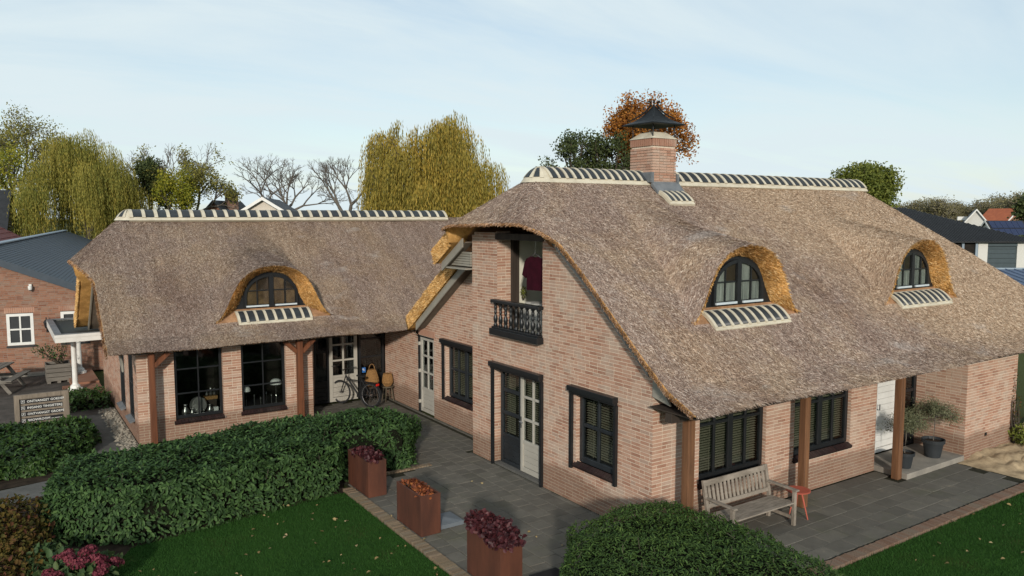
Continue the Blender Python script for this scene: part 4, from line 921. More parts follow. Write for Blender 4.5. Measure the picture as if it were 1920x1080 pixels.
# bargeboards and verge boxes
def board(zf, edge, ya, yb, dx, off, wd, name='bargeboard', mat='grey_board', n=8, hang=0):
    mb = MB(); yy = np.linspace(ya, yb, n); P = []
    for y in yy: x = float(edge(np.array(y))) + dx; P.append((x, y, float(zf(np.array(x + .1), np.array(y), False)) - off))
    vs = []
    for (x, y, z) in P: vs += [(x, y, z), (x + .035, y, z), (x + .035, y, z - wd), (x, y, z - wd)]
    fs = []
    for i in range(n - 1):
        for a in range(4): fs.append((i * 4 + a, i * 4 + (a + 1) % 4, i * 4 + 4 + (a + 1) % 4, i * 4 + 4 + a))
    fs += [(0, 1, 2, 3), (n * 4 - 1, n * 4 - 2, n * 4 - 3, n * 4 - 4)]
    mb.add(vs, fs); return link(name, mb, mat, HOUSE)
ones = lambda v: (lambda y: np.full_like(np.asarray(y, float), v))
def soffit(zf, x0, x1, ya, yb, off, name='soffit', n=8):
    mb = MB(); vs = []
    for y in np.linspace(ya, yb, n): z = float(zf(np.array(x1 + .3), np.array(y), False)) - off; vs += [(x0, y, z), (x1, y, z), (x1, y, z - .02), (x0, y, z - .02)]
    mb.add(vs, [(i * 4 + a, i * 4 + (a + 1) % 4, i * 4 + 4 + (a + 1) % 4, i * 4 + 4 + a) for i in range(n - 1) for a in range(4)] + [(0, 1, 2, 3), (n * 4 - 1, n * 4 - 2, n * 4 - 3, n * 4 - 4)])
    link(name, mb, 'brown_board', HOUSE)
board(z_main, ones(-.17), -.05, 3.2, 0, .19, .085, mat='verge_grey')                      # slim board along the near slope
board(z_main, ones(-.20), 5.85, 6.80, 0, .42, .20); soffit(z_main, -.165, .02, 5.76, 6.80, .56)
board(z_main, ones(.44), 6.70, 9.45, 0, .42, .20); soffit(z_main, .48, .73, 6.2, 9.45, .56)
mb = MB()
mb.box(-.17, .70, 5.76, 6.82, 4.16, 4.195)
for k in range(6): z = 4.23 + k * .055; y1 = 6.75 - k * .09; mb.box(-.04, .0, 5.76, y1, z, z + .045)
link('louvre_boards', mb, 'grey_board', HOUSE)
board(z_wing, ones(-6.55), 15.6, 17.6, 0, .42, .18); soffit(z_wing, -6.5, -6.2, 15.6, 17.6, .55)
board(z_wing, ones(-6.55), 10.2, 12.2, 0, .42, .18)
mb = MB(); mb.prism(V(-.02, 0, 0), V(0, -1, 0), V(0, 0, 1), V(1, 0, 0), [(.0, 2.42), (.40, 2.34), (.24, 2.56), (.0, 2.72)], .04); link('verge_box', mb, 'grey_board', HOUSE)
mb = MB(); mb.box(-.1, 14, -1.02, -.02, 2.26, 2.28); link('soffit', mb, 'dark_wood', HOUSE)
mb = MB(); mb.box(-.1, 8.9, -.52, -.38, 2.10, 2.25); link('eave_beam', mb, 'dark_wood', HOUSE)
mb = MB(); mb.box(-6.3, .70, 10.24, 10.36, 2.19, 2.27); link('eave_beam', mb, 'dark_wood', HOUSE)
# posts
def post(x, y, mat, wd=.2, zt=2.2, brace=None, label=None):
    mb = MB(); mb.box(x - wd / 2, x + wd / 2, y - wd / 2, y + wd / 2, 0.0, zt); p = link('post', mb, mat, HOUSE); bevel(p, .012, 2)
    if label: p['label'] = label
    for s in (brace or ()):
        mb = MB(); mb.beam((x + s * wd * .45, y, zt - .30), (x + s * .38, y, zt - .0), .10, .10, up=(0, 1, 0)); link('brace', mb, mat, p)
post(.36, -.45, 'post_wood', .15, 2.15, label='wooden eave post beside the bench'); post(3.37, -.45, 'post_wood', .14, 2.15, label='wooden eave post behind the coral table'); post(6.30, -.55, 'post_wood', .15, 2.15, label='wooden eave post at the front door step')
post(-5.92, 10.30, 'post_orange', .13, 2.19, (1,), 'red-brown post at the wing corner'); post(-2.44, 10.30, 'post_orange', .15, 2.19, (-1, 1), 'red-brown post in the middle of the wing')
mb = MB(); mb.box(6.40, 8.66, -.72, .41, 0, .12); bevel(link('door_step', mb, 'concrete', HOUSE), .01)
mb = MB(); mb.box(9.55, 9.62, -.72, -.70, .42, .49); link('wall_vent', mb, 'black', HOUSE)

# ------------------------------------------------------------------ paving, kerbs, lawns
_yaw, _pit = R(33.63), R(5.28)
_F = V(math.sin(_yaw) * math.cos(_pit), math.cos(_yaw) * math.cos(_pit), -math.sin(_pit)); _R = V(math.cos(_yaw), -math.sin(_yaw), 0); _D = np.cross(_F, _R)
def in_view(p, m_=.0):
    """is this point inside the picture (used only to pick which pieces stay single objects)"""
    q = np.asarray(p) - CAM; z = q @ _F; a = (q @ _R) / z; b_ = (q @ _D) / z
    return z > 0 and abs(a) < .657 + m_ and abs(b_) < .37 + m_
def inside(P, poly):
    x, y = P[..., 0], P[..., 1]; c = np.zeros(x.shape, bool); n = len(poly)
    for i in range(n):
        (x1, y1), (x2, y2) = poly[i], poly[i - 1]
        k = ((y1 > y) != (y2 > y)) & (x < (x2 - x1) * (y - y1) / (y2 - y1 + 1e-12) + x1); c ^= k
    return c
def edge_dist(P, poly):
    d = np.full(P.shape[:-1], 1e9); n = len(poly)
    for i in range(n):
        a = np.array(poly[i - 1], float); b_ = np.array(poly[i], float); ab = b_ - a; t_ = np.clip(((P[..., :2] - a) @ ab) / (ab @ ab), 0, 1)
        d = np.minimum(d, np.linalg.norm(P[..., :2] - (a + t_[..., None] * ab), axis=-1))
    return d
def flat(name, poly, z, mat): 
    mb = MB(); mb.add([(x, y, z) for x, y in poly], [tuple(range(len(poly)))]); return struct(name, mb, mat)
PATIO = flat('patio', [(-3.2, -2.15), (8.45, -2.15), (8.45, -.01), (-.01, -.01), (-.01, 5.76), (.71, 5.76), (.71, 12.04), (-2.0, 12.04), (-2.0, 10.5), (-6.0, 10.5), (-6.0, 7.9), (-1.3, 7.2), (-1.1, 5.5), (-3.2, 5.5)], -.014, 'joint')
def slab_mesh(a, b_):
    mb = MB(); e = .006; h = .0
    mb.add([(-a / 2, -b_ / 2, -.03), (a / 2, -b_ / 2, -.03), (a / 2, b_ / 2, -.03), (-a / 2, b_ / 2, -.03), (-a / 2, -b_ / 2, -e), (a / 2, -b_ / 2, -e), (a / 2, b_ / 2, -e), (-a / 2, b_ / 2, -e),
            (-a / 2 + e, -b_ / 2 + e, 0), (a / 2 - e, -b_ / 2 + e, 0), (a / 2 - e, b_ / 2 - e, 0), (-a / 2 + e, b_ / 2 - e, 0)],
           [(0, 1, 5, 4), (1, 2, 6, 5), (2, 3, 7, 6), (3, 0, 4, 7), (4, 5, 9, 8), (5, 6, 10, 9), (6, 7, 11, 10), (7, 4, 8, 11), (8, 9, 10, 11)]); return mb
SL = []
r_ = random.Random(4)
for i in range(-1, 14):
    for j in range(-9, 45):
        x = -3.0 + i * .306; y = j * .306 + (.153 if i % 2 else 0)
        if x + .15 > .71 or y > 11.9: continue
        if x > -.16 and y < 5.95: continue
        if y < -2.0 or x < -3.1: continue
        if y > 5.3 and x < -1.6 - (.0 if y < 7.2 else 5): continue
        SL.append((x, y, .298, .298, 'slab'))
for j in range(6):
    for i in range(-1, 18):
        x = .15 + i * .498 + (.249 if j % 2 else 0); y = -.20 - j * .338
        if x - .2 < -.15 or x > 8.2: continue
        if x > 6.3 and y > -.8: continue
        SL.append((x, y, .49, .33, 'slab_right'))
for j in range(-1, 19): SL.append((-.05, .153 + j * .306, .085, .298, 'cut_a'))
for j in range(20, 39): SL.append((.675, .153 + j * .306, .08, .298, 'cut_a'))
SL = [s for s in SL if not (s[4] == 'slab' and s[0] > -.3 and s[1] < .2)]
def hid(x, y):      # behind the hedges or out of the picture
    return (not in_view((x, y, 0), .01)) or (x < -1.3 and 5.5 < y < 9.5) or (-3.2 < x < .6 and y < -.7) or (x < -1.0 and y > 7)
SL.sort(key=lambda s: (hid(s[0], s[1]), math.hypot(s[0] - CAM[0], s[1] - CAM[1])))
ms_ = {'slab': slab_mesh(.298, .298).mesh('paving_slab'), 'cut_a': slab_mesh(.085, .298).mesh('paving_slab'), 'slab_right': slab_mesh(.49, .33).mesh('paving_slab')}
for k, q in ms_.items(): q.materials.append(M.get(k, M['slab']))
for x, y, a, b_, mt in SL[:300]:
    o = bpy.data.objects.new('paving_slab', ms_[mt]); COL.objects.link(o); o.parent = PATIO
    o.location = (x + r_.uniform(-.002, .002), y + r_.uniform(-.002, .002), r_.uniform(-.004, .003)); o.rotation_euler = (R(r_.uniform(-.35, .35)), R(r_.uniform(-.35, .35)), R(r_.uniform(-.3, .3)))
mb = MB()
for x, y, a, b_, mt in SL[300:]:
    sm = slab_mesh(a, b_); dz = r_.uniform(-.004, .003); mb.add([(p[0] + x, p[1] + y, p[2] + dz) for p in sm.v], sm.f)
link('paving', mb, 'slab', PATIO, kind='stuff')
def kerb(name, p0, p1, n, mat, ln=.2):
    d = unit(V(*p1, 0) - V(*p0, 0)); a = math.atan2(d[1], d[0]); L_ = math.hypot(p1[0] - p0[0], p1[1] - p0[1])
    bed = MB(); bed.obox(((p0[0] + p1[0]) / 2, (p0[1] + p1[1]) / 2, -.035), d, V(-d[1], d[0], 0), V(0, 0, 1), L_ / 2, ln / 2 - .004, .03); o = struct(name, bed, 'joint')
    mb = MB(); mb.box(-.027, .027, -ln / 2, ln / 2, -.08, .0); me = mb.mesh('kerb_brick'); me.materials.append(M[mat]); r2 = random.Random(n)
    for k in range(n):
        t_ = (k + .5) / n; b_ = bpy.data.objects.new('kerb_brick', me); COL.objects.link(b_); b_.parent = o
        b_.location = (p0[0] + (p1[0] - p0[0]) * t_, p0[1] + (p1[1] - p0[1]) * t_ + 0, .022 + r2.uniform(-.006, .006)); b_.rotation_euler = (R(r2.uniform(-2, 2)), R(r2.uniform(-2, 2)), a + R(r2.uniform(-2, 2)))
kerb('kerb', (-3.26, 5.10), (-3.26, -.30), 86, 'kerb_brick'); kerb('kerb', (-.2, -2.22), (8.45, -2.22), 138, 'kerb_brick_red'); kerb('kerb', (-3.0, 5.52), (-1.2, 5.52), 28, 'kerb_brick', .12)

LAWN_L = [(-10.5, -6), (-3.37, -6), (-3.37, 5.0), (-4.6, 4.95), (-6.0, 4.75), (-7.2, 4.5), (-7.7, 3.6), (-8.4, 2.6), (-10.5, 2.2)]
LAWN_R = [(-1.6, -2.33), (14, -2.33), (16, -7), (16, -10), (-1.6, -10)]
flat('lawn', LAWN_L, -.03, 'lawn'); flat('lawn', LAWN_R, -.03, 'lawn')
flat('flower_bed', [(-11, 2.2), (-8.4, 2.6), (-7.7, 3.6), (-7.2, 4.5), (-3.37, 5.0), (-3.2, 5.5), (-1.2, 5.6), (-1.2, 7.6), (-6.3, 10.5), (-6.3, 9.9), (-7.6, 8.4), (-11, 7.6)], -.024, 'soil')
flat('path', [(-6.55, 15.4), (-7.15, 15.4), (-7.15, 10.4), (-8.0, 9.0), (-11, 8.4), (-11, 7.3), (-7.6, 8.2), (-6.55, 10.0)], -.016, 'path')
flat('flower_bed', [(-7.15, 10.4), (-7.15, 14.4), (-12, 14.6), (-12, 8.5), (-8.0, 9.0)], -.02, 'soil')
flat('yard', [(-14, 14.4), (-6.25, 14.4), (-6.25, 22), (-14, 23.2)], -.012, 'yard')
flat('gravel_strip', [(-6.55, 10.0), (-6.21, 10.0), (-6.21, 15.0), (-6.55, 15.0)], -.01, 'gravel')
mb = MB(); r_ = random.Random(8)
for k in range(260):                                     # pebbles along the wing wall
    x, y, s = r_.uniform(-6.62, -6.24), r_.uniform(9.9, 15), r_.uniform(.025, .07)
    pts = [(x + s * math.cos(a + .2) * r_.uniform(.7, 1.1), y + s * math.sin(a + .2) * r_.uniform(.7, 1.1), -.008 + (0 if i < 6 else s * .6)) for i, a in enumerate([q * math.pi / 3 for q in range(6)])]
    c = (x, y, -.008 + s * .7); k0 = len(mb.v); mb.add(pts + [c], [(q, (q + 1) % 6, 6) for q in range(6)])
o = link('pebbles', mb, 'gravel'); o['kind'] = 'stuff'; o['label'] = 'pale pebbles along the foot of the wing wall'; o['category'] = 'pebbles'
# sandy heap by the projecting wall
nx_, ny_ = 46, 34; X, Y = np.meshgrid(np.linspace(8.2, 14.5, nx_), np.linspace(-2.1, -.05, ny_)); r2 = np.random.default_rng(5)
Z = -.02 + .10 * sstep(X, 8.3, 9.3) * sstep(Y, -2.1, -1.0) + .035 * np.sin(X * 7 + Y * 5) * np.sin(Y * 9 - X * 3) * sstep(X, 8.4, 9.0) + r2.normal(0, .018, X.shape) * sstep(X, 8.3, 9.2)
i = np.arange(nx_ * ny_).reshape(ny_, nx_); so = struct('sand', nmesh('sand', np.stack([X, Y, Z], 2), np.stack([i[:-1, :-1], i[:-1, 1:], i[1:, 1:], i[1:, :-1]], 2).reshape(-1, 4)), 'sand')

def lawn_blades(poly, n, seed, box, zz=-.03):
    r = np.random.default_rng(seed); P = np.stack([r.uniform(box[0], box[1], n), r.uniform(box[2], box[3], n), np.full(n, zz)], 1); P = P[inside(P, poly)]; m_ = len(P)
    D = rdir(m_, r) * .55; D[:, 2] = np.abs(D[:, 2]) + .55; L_ = r.uniform(.022, .05, m_); Dn, S, U = frames(D, rdir(m_, r)); w_ = r.uniform(.003, .006, m_)[:, None]
    A = np.stack([P - S * w_, P + S * w_, P + Dn * L_[:, None]], 1).reshape(-1, 3)
    o = link('grass', nmesh('grass', A, np.arange(m_ * 3).reshape(m_, 3), r.random(m_)), 'grass'); o['kind'] = 'stuff'; return o
o = lawn_blades(LAWN_L, 150000, 21, (-9, -3.37, -1.2, 5)); o['label'] = 'short dark green grass of the lawn left of the planters'; o['category'] = 'grass'
o = lawn_blades(LAWN_R, 110000, 22, (1.5, 11, -5.2, -2.33)); o['label'] = 'short green grass of the lawn right of the patio'; o['category'] = 'grass'
# fallen leaves
r = np.random.default_rng(23)
def leaf_mesh(name, mat, w_=.55):
    A, F_ = leaf_arrays(V(0, 0, 0)[None], V(1, 0, 0)[None], V(0, 0, 1)[None], np.array([1.0]), np.array([w_]), .3); me = nmesh(name, A, F_); me.materials.append(M[mat]); return me
fl = leaf_mesh('fallen_leaf', 'fallen', .7)
spots = [(r.uniform(-7.6, -3.4), r.uniform(-.6, 4.9), -.005, 0) for k in range(95)] + [(r.uniform(2.5, 10), r.uniform(-4.2, -2.4), -.005, 1) for k in range(34)] + [(-3.2, 2.0 + .6 * k, .03, 2) for k in range(3)] + [(r.uniform(-2.6, -.3), r.uniform(.3, 4.5), .006, 2) for k in range(5)]
for x, y, z, k in spots:
    if k == 0 and not inside(np.array([[x, y]]), LAWN_L)[0]: continue
    o = bpy.data.objects.new('fallen_leaf', fl); COL.objects.link(o); s = r.uniform(.035, .085); o.scale = (s, s, s); o.location = (x, y, z + .012); o.rotation_euler = (r.uniform(-.5, .5), r.uniform(-.5, .5), r.uniform(0, 6.3))
    o['label'] = ('yellowed fallen leaf on the lawn left of the planters', 'pale fallen leaf on the lawn right of the patio', 'dry fallen leaf on the patio paving')[k]
    o['category'] = 'leaf'; o['group'] = ('fallen leaves on the left lawn', 'fallen leaves on the right lawn', 'fallen leaves on the patio')[k]

# ------------------------------------------------------------------ hedges and shrubs
def hedge(label, poly, h, mat, n, ln, wd, seed, singles=0, droop=.5, lump=.08, core=.13, name='hedge', cat='hedge', ratio=.5, rounded=.3):
    r = np.random.default_rng(seed); poly = [tuple(p) for p in poly]; c = np.mean(poly, 0); T = thing(name, label, cat, (float(c[0]), float(c[1]), -.02))
    per = np.array(poly + [poly[0]], float); seg = np.linalg.norm(np.diff(per, axis=0), axis=1); cum = np.concatenate([[0], np.cumsum(seg)]) / seg.sum()
    area = sum(a[0] * b_[1] - b_[0] * a[1] for a, b_ in zip(poly, poly[1:] + poly[:1])); sg = 1 if area > 0 else -1
    ph = r.uniform(0, 6, 6)
    def top(x, y): return h + lump * (np.sin(x * 2.3 + ph[0]) * np.sin(y * 2.7 + ph[1]) + .6 * np.sin(x * 5.1 + ph[2]) * np.sin(y * 4.6 + ph[3]) + .35 * np.sin(x * 11 + ph[4]) * np.sin(y * 10 + ph[5]))
    lo, hi_ = per.min(0), per.max(0); nt = int(n * ratio)
    P = np.stack([r.uniform(lo[0], hi_[0], nt * 4), r.uniform(lo[1], hi_[1], nt * 4)], 1); P = P[inside(P, poly)][:nt]; d = edge_dist(P, poly)
    z = top(P[:, 0], P[:, 1]) - rounded * np.exp(-d / (rounded * .45)) - np.abs(r.normal(0, .035, len(P))); PT = np.column_stack([P, z]); NT = np.tile(V(0, 0, 1), (len(P), 1)) + .35 * rdir(len(P), r)
    ns = n - nt; t_ = r.random(ns); k = np.searchsorted(cum, t_) - 1; k = np.clip(k, 0, len(seg) - 1); f_ = ((t_ - cum[k]) / (cum[k + 1] - cum[k]))[:, None]; a = per[k]; b_ = per[k + 1]; q = a + (b_ - a) * f_
    tg = (b_ - a) / np.linalg.norm(b_ - a, axis=1, keepdims=True); nr = np.stack([tg[:, 1], -tg[:, 0]], 1) * sg
    zz = r.random(ns) ** .9 * (h - .06); wob = .06 * np.sin(q[:, 0] * 6 + zz * 5 + ph[0]) + .06 * np.sin(q[:, 1] * 7 - zz * 6 + ph[1]) - np.abs(r.normal(0, .05, ns)); q = q + nr * (wob - rounded * .55 * np.clip((zz - h * .7) / (h * .3), 0, 1) ** 2)[:, None]
    PS = np.column_stack([q, zz]); NS = np.column_stack([nr, np.full(ns, .25)]) + .35 * rdir(ns, r)
    P = np.concatenate([PT, PS]); Nn = np.concatenate([NT, NS]); Nn /= np.linalg.norm(Nn, axis=1, keepdims=True); m_ = len(P)
    D = rdir(m_, r); D -= (D * Nn).sum(1)[:, None] * Nn * .75; D += Nn * .25; D[:, 2] -= droop * r.random(m_) * np.where(np.arange(m_) < len(PT), .5, 1.3)
    L_ = r.uniform(*ln, m_); W_ = L_ * r.uniform(*wd, m_)
    si = np.zeros(m_, bool)
    if singles:
        vis = ((CAM - P) * Nn).sum(1) > 0; dd = np.linalg.norm(P - CAM, axis=1) + np.where(vis, 0, 99) + np.array([0 if in_view(p) else 99 for p in P]); si[np.argsort(dd)[:singles]] = True
    A, F_ = leaf_arrays(P[~si], D[~si], Nn[~si], L_[~si], W_[~si]); nl = (~si).sum(); link('foliage', nmesh('foliage', A, F_, np.tile(r.random(nl), 2)), mat, T, kind='stuff')
    if singles:
        me = leaf_mesh('leaf', mat, float(np.mean(wd)))
        for p, d_, n_, l_ in zip(P[si], D[si], Nn[si], L_[si]):
            x = Vector(d_).normalized(); y = Vector(n_).cross(x).normalized(); zv = x.cross(y); m4 = (Matrix((x, y, zv)).transposed() * float(l_)).to_4x4(); m4.translation = Vector(p) - Vector(T['_b'])
            o = bpy.data.objects.new('leaf', me); COL.objects.link(o); o.parent = T; o.matrix_local = m4
    tw = MB()
    for p, n_ in zip(P[::max(1, m_ // 110)], Nn[::max(1, m_ // 110)]):
        e = p + n_ * r.uniform(.02, .09) + r.normal(0, .03, 3); tw.tube([p - n_ * .18 + r.normal(0, .03, 3), p, e], [.006, .005, .003], 4, False)
    link('twigs', tw, 'bark', T, kind='stuff')
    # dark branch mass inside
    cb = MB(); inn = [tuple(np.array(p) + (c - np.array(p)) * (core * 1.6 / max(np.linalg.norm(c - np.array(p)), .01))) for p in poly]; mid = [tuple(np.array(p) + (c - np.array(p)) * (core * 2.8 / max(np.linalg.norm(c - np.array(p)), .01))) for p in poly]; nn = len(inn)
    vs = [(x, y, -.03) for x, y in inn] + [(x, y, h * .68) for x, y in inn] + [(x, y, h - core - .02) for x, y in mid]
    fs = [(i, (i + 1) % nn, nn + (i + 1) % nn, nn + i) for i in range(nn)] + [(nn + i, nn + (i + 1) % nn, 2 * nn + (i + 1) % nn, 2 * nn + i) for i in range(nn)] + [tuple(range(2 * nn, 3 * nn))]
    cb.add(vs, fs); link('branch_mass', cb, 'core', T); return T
hedge('broad dark laurel hedge between the lawn and the wing', [(-8.35, 5.6), (-7.9, 5.0), (-7.1, 4.6), (-5.5, 4.75), (-3.45, 5.0), (-3.3, 5.62), (-1.6, 5.62), (-1.15, 6.3), (-1.45, 7.3), (-3.4, 7.75), (-5.2, 7.4), (-6.7, 7.05), (-8.0, 7.2)], 1.0, 'laurel', 25000, (.07, .12), (.34, .45), 31, 300, .6, .06)
hedge('leafy green hedge around the wooden sign', [(-11, 9.2), (-8.2, 9.5), (-7.3, 10.6), (-7.0, 11.4), (-7.05, 12.4), (-7.6, 12.75), (-11, 12.8)], .42, 'laurel_back', 11000, (.08, .14), (.38, .5), 32, 0, .5, .08)
hedge('low green bush at the far end of the wing path', [(-7.4, 15.0), (-6.4, 15.0), (-6.4, 16.2), (-7.3, 16.4)], .45, 'laurel_back', 1400, (.07, .12), (.4, .5), 36, 0, .5, .05)
hedge('clipped rounded hedge in front of the bench', [(-3.05, -3.9), (-3.12, -2.0), (-2.7, -1.15), (-2.1, -.5), (-1.4, -.3), (-.75, -.22), (-.2, -.55), (.05, -1.1), (.15, -2.0), (.0, -3.0), (-.1, -3.9)], .93, 'box_leaf', 34000, (.04, .075), (.26, .36), 33, 300, .9, .05, rounded=.22)

def shrub(name, label, cat, blobs, mat, n, ln, wd, seed, stems=0, stem_mat='bark', base=None, fl=None):
    """loose bush: leaves scattered in a few blobs on thin stems; fl = (material, heads, radius, petals)"""
    r = np.random.default_rng(seed); b0 = base or (blobs[0][0], blobs[0][1], 0); T = thing(name, label, cat, b0); PP = []; NN = []
    wts = np.array([b_[3] * b_[4] for b_ in blobs]); wts = wts / wts.sum()
    for (x, y, z, rx, rz), w_ in zip(blobs, wts):
        m_ = int(n * w_); d = rdir(m_, r); q = r.random(m_) ** .4; PP.append(V(x, y, z) + d * q[:, None] * V(rx, rx, rz)); NN.append(d + V(0, 0, .6))
    P = np.concatenate(PP); Nn = np.concatenate(NN); P[:, 2] = np.maximum(P[:, 2], b0[2] + .03); D = rdir(len(P), r) + .3 * Nn; L_ = r.uniform(*ln, len(P))
    A, F_ = leaf_arrays(P, D, Nn, L_, L_ * r.uniform(*wd, len(P))); link('foliage', nmesh('foliage', A, F_, np.tile(r.random(len(P)), 2)), mat, T, kind='stuff')
    mb = MB()
    for k in range(stems):
        x, y, z, rx, rz = blobs[r.integers(len(blobs))]; p1 = V(x, y, z) + rdir(1, r)[0] * V(rx, rx, rz) * .7; p0 = V(b0[0] + r.normal(0, .06), b0[1] + r.normal(0, .06), b0[2]); mb.tube([p0, (p0 + p1) / 2 + rdir(1, r)[0] * .05, p1], [.012, .009, .005], 5)
    if stems: link('stems', mb, stem_mat, T)
    if fl:
        fm, heads, rad, pet = fl
        for h_ in heads:
            d = rdir(pet, r); d[:, 2] = np.abs(d[:, 2]) * .9 - .15; p = V(*h_) + d * rad * r.uniform(.85, 1.1, (pet, 1)); S = rdir(pet, r); A, F_ = leaf_arrays(p - S * .016, S, d, np.full(pet, .036), np.full(pet, .034), .1)
            link('flower_head', nmesh('flower_head', A, F_, np.tile(r.random(pet), 2)), fm, T)
    return T
r = np.random.default_rng(41); heads = []
for k in range(26):
    a, q = r.uniform(0, 6.28), r.random() ** .5; heads.append((-8.02 + .50 * q * math.cos(a), 3.35 + .55 * q * math.sin(a), .50 - .22 * q * q + r.normal(0, .03)))
shrub('hydrangea', 'pink hydrangea bush in bloom at the corner of the lawn', 'shrub', [(-8.02, 3.35, .22, .52, .2)], 'hyd_leaf', 700, (.09, .15), (.5, .7), 42, 14, base=(-8.02, 3.35, -.02), fl=('pink', heads, .085, 110))
shrub('autumn_shrub', 'yellow and russet shrub at the left edge behind the hydrangea', 'shrub', [(-8.75, 5.6, .45, .5, .35), (-8.95, 4.9, .35, .45, .3), (-8.6, 5.1, .3, .35, .25), (-9.2, 5.6, .5, .5, .35)], 'autumn', 2600, (.05, .10), (.5, .75), 43, 40, base=(-8.8, 5.3, -.02))
shrub('autumn_shrub', 'low russet shrub with dry flower heads below the yellow shrub', 'shrub', [(-8.85, 4.1, .2, .5, .22), (-9.2, 3.7, .2, .4, .22)], 'autumn', 1200, (.05, .09), (.5, .75), 44, 20, base=(-8.85, 4.1, -.02))
shrub('green_perennial', 'green broad-leaved plant between the hydrangea and the laurel hedge', 'plant', [(-8.35, 4.25, .18, .33, .16), (-8.4, 3.7, .14, .25, .12)], 'hyd_leaf', 420, (.10, .17), (.5, .7), 45, 8, base=(-8.35, 4.1, -.02))
shrub('green_perennial', 'small green plant at the foot of the projecting wall', 'plant', [(10.9, -.95, .3, .3, .25)], 'green_leaf', 420, (.06, .1), (.4, .6), 46, 10, base=(10.9, -.95, .0))
shrub('climber', 'thin bare climber on the corner of the projecting wall', 'plant', [(10.82, -.74, 1.0, .13, .8)], 'autumn', 140, (.03, .06), (.5, .7), 47, 26, base=(10.85, -.78, .0))

# ------------------------------------------------------------------ steel planters
def planter(y0, y1, label, h=.69, x0=-3.12, x1=-2.75):
    T = thing('steel_planter', label, 'planter', ((x0 + x1) / 2, (y0 + y1) / 2, .0), 'rusty steel planters along the kerb'); mb = MB(); t_ = .012
    mb.box(x0, x1, y0, y0 + t_, .002, h); mb.box(x0, x1, y1 - t_, y1, .002, h); mb.box(x0, x0 + t_, y0 + t_, y1 - t_, .002, h - .0005); mb.box(x1 - t_, x1, y0 + t_, y1 - t_, .002, h - .0005); bevel(link('box', mb, 'corten', T), .004)
    mb = MB(); mb.box(x0 - .004, x1 + .004, y0 - .004, y0 + .03, h, h + .006); mb.box(x0 - .004, x1 + .004, y1 - .03, y1 + .004, h, h + .006); mb.box(x0 - .004, x0 + .03, y0 + .03, y1 - .03, h, h + .0055); mb.box(x1 - .03, x1 + .004, y0 + .03, y1 - .03, h, h + .0055); link('rim', mb, 'corten', T)
    mb = MB(); mb.box(x0 + t_, x1 - t_, y0 + t_, y1 - t_, .3, h - .05); link('soil', mb, 'soil', T)
planter(4.38, 5.40, 'rusty steel planter against the laurel hedge'); planter(2.20, 3.14, 'rusty steel planter in the middle, with faded orange plants'); planter(-.25, .69, 'rusty steel planter nearest the camera, overgrown with dark red leaves', .70)
def bedding(label, y0, y1, mat, n, h, seed, trail=0, name='heuchera_plant', x0=-3.09, x1=-2.78, zb_=.64, side=.0, ln=(.05, .09)):
    r = np.random.default_rng(seed); k = 6; bl = [((x0 + x1) / 2 + r.normal(0, .04), y0 + (y1 - y0) * (i + .5) / k, zb_ + h * r.uniform(.6, 1.1), .15 + side, h * r.uniform(.7, 1.2)) for i in range(k)]
    T = shrub(name, label, 'plant', bl, mat, n, ln, (.7, 1.0), seed, 30, base=((x0 + x1) / 2, (y0 + y1) / 2, zb_ - .02)); return T
bedding('wine-red foliage in the planter against the hedge', 4.45, 5.1, 'wine', 800, .09, 51)
bedding('withered orange foliage in the middle planter', 2.26, 3.06, 'rust_leaf', 420, .035, 52, ln=(.04, .07))
bedding('dense wine-red foliage spilling over the nearest planter', -.22, .66, 'wine', 2600, .13, 53, side=.07)

# parasol foot behind the middle planter
mb = MB(); x0, x1, y0, y1 = -2.70, -2.24, 2.30, 2.80
mb.add([(x0, y0, .003), (x1, y0, .003), (x1, y1, .003), (x0, y1, .003), (x0, y0, .07), (x1, y0, .07), (x1, y1, .07), (x0, y1, .07), ((x0 + x1) / 2 - .05, (y0 + y1) / 2, .11)],
       [(0, 1, 5, 4), (1, 2, 6, 5), (2, 3, 7, 6), (3, 0, 4, 7), (4, 5, 8), (5, 6, 8), (6, 7, 8), (7, 4, 8)])
solo('parasol_foot', mb, 'slab_grey', 'blue-grey concrete parasol foot behind the middle planter', 'parasol foot', (-2.47, 2.55, .003))
mb = MB(); mb.box(-2.45, -1.95, -.75, .02, .003, .03); solo('door_mat', mb, 'rubber', 'black mat on the paving beside the clipped hedge', 'mat', (-2.2, -.35, .003))

# ------------------------------------------------------------------ bench and side table
BX0, BX1 = .88, 2.52
T = thing('garden_bench', 'weathered grey teak bench under the window', 'bench', ((BX0 + BX1) / 2, -.62, .0))
for x in (BX0, BX1 - .06):
    mb = MB(); mb.box(x, x + .06, -.95, -.89, .003, .62); bevel(link('leg', mb, 'bench_wood', T), .006)
    mb = MB(); mb.prism(V(x, 0, 0), V(0, 1, 0), V(0, 0, 1), V(1, 0, 0), [(-.42, .003), (-.36, .003), (-.36, .42), (-.26, .92), (-.31, .93), (-.42, .42)], .06); bevel(link('leg', mb, 'bench_wood', T), .006)
    mb = MB(); mb.beam((x + .03, -.99, .635), (x + .03, -.33, .645), .085, .03); bevel(link('armrest', mb, 'bench_wood', T), .008)
    mb = MB(); mb.beam((x + .03, -.89, .36), (x + .03, -.42, .36), .04, .07); mb.beam((x + .03, -.89, .14), (x + .03, -.42, .14), .035, .05); link('stretcher', mb, 'bench_wood', T)
for k in range(5):
    y = -.945 + k * .108; mb = MB(); mb.box(BX0 + .065 if k in (0,) else BX0 + .01, BX1 - .065 if k in (0,) else BX1 - .01, y, y + .088, .40 - .008 * k, .425 - .008 * k); bevel(link('seat_slat', mb, 'bench_wood', T), .005)
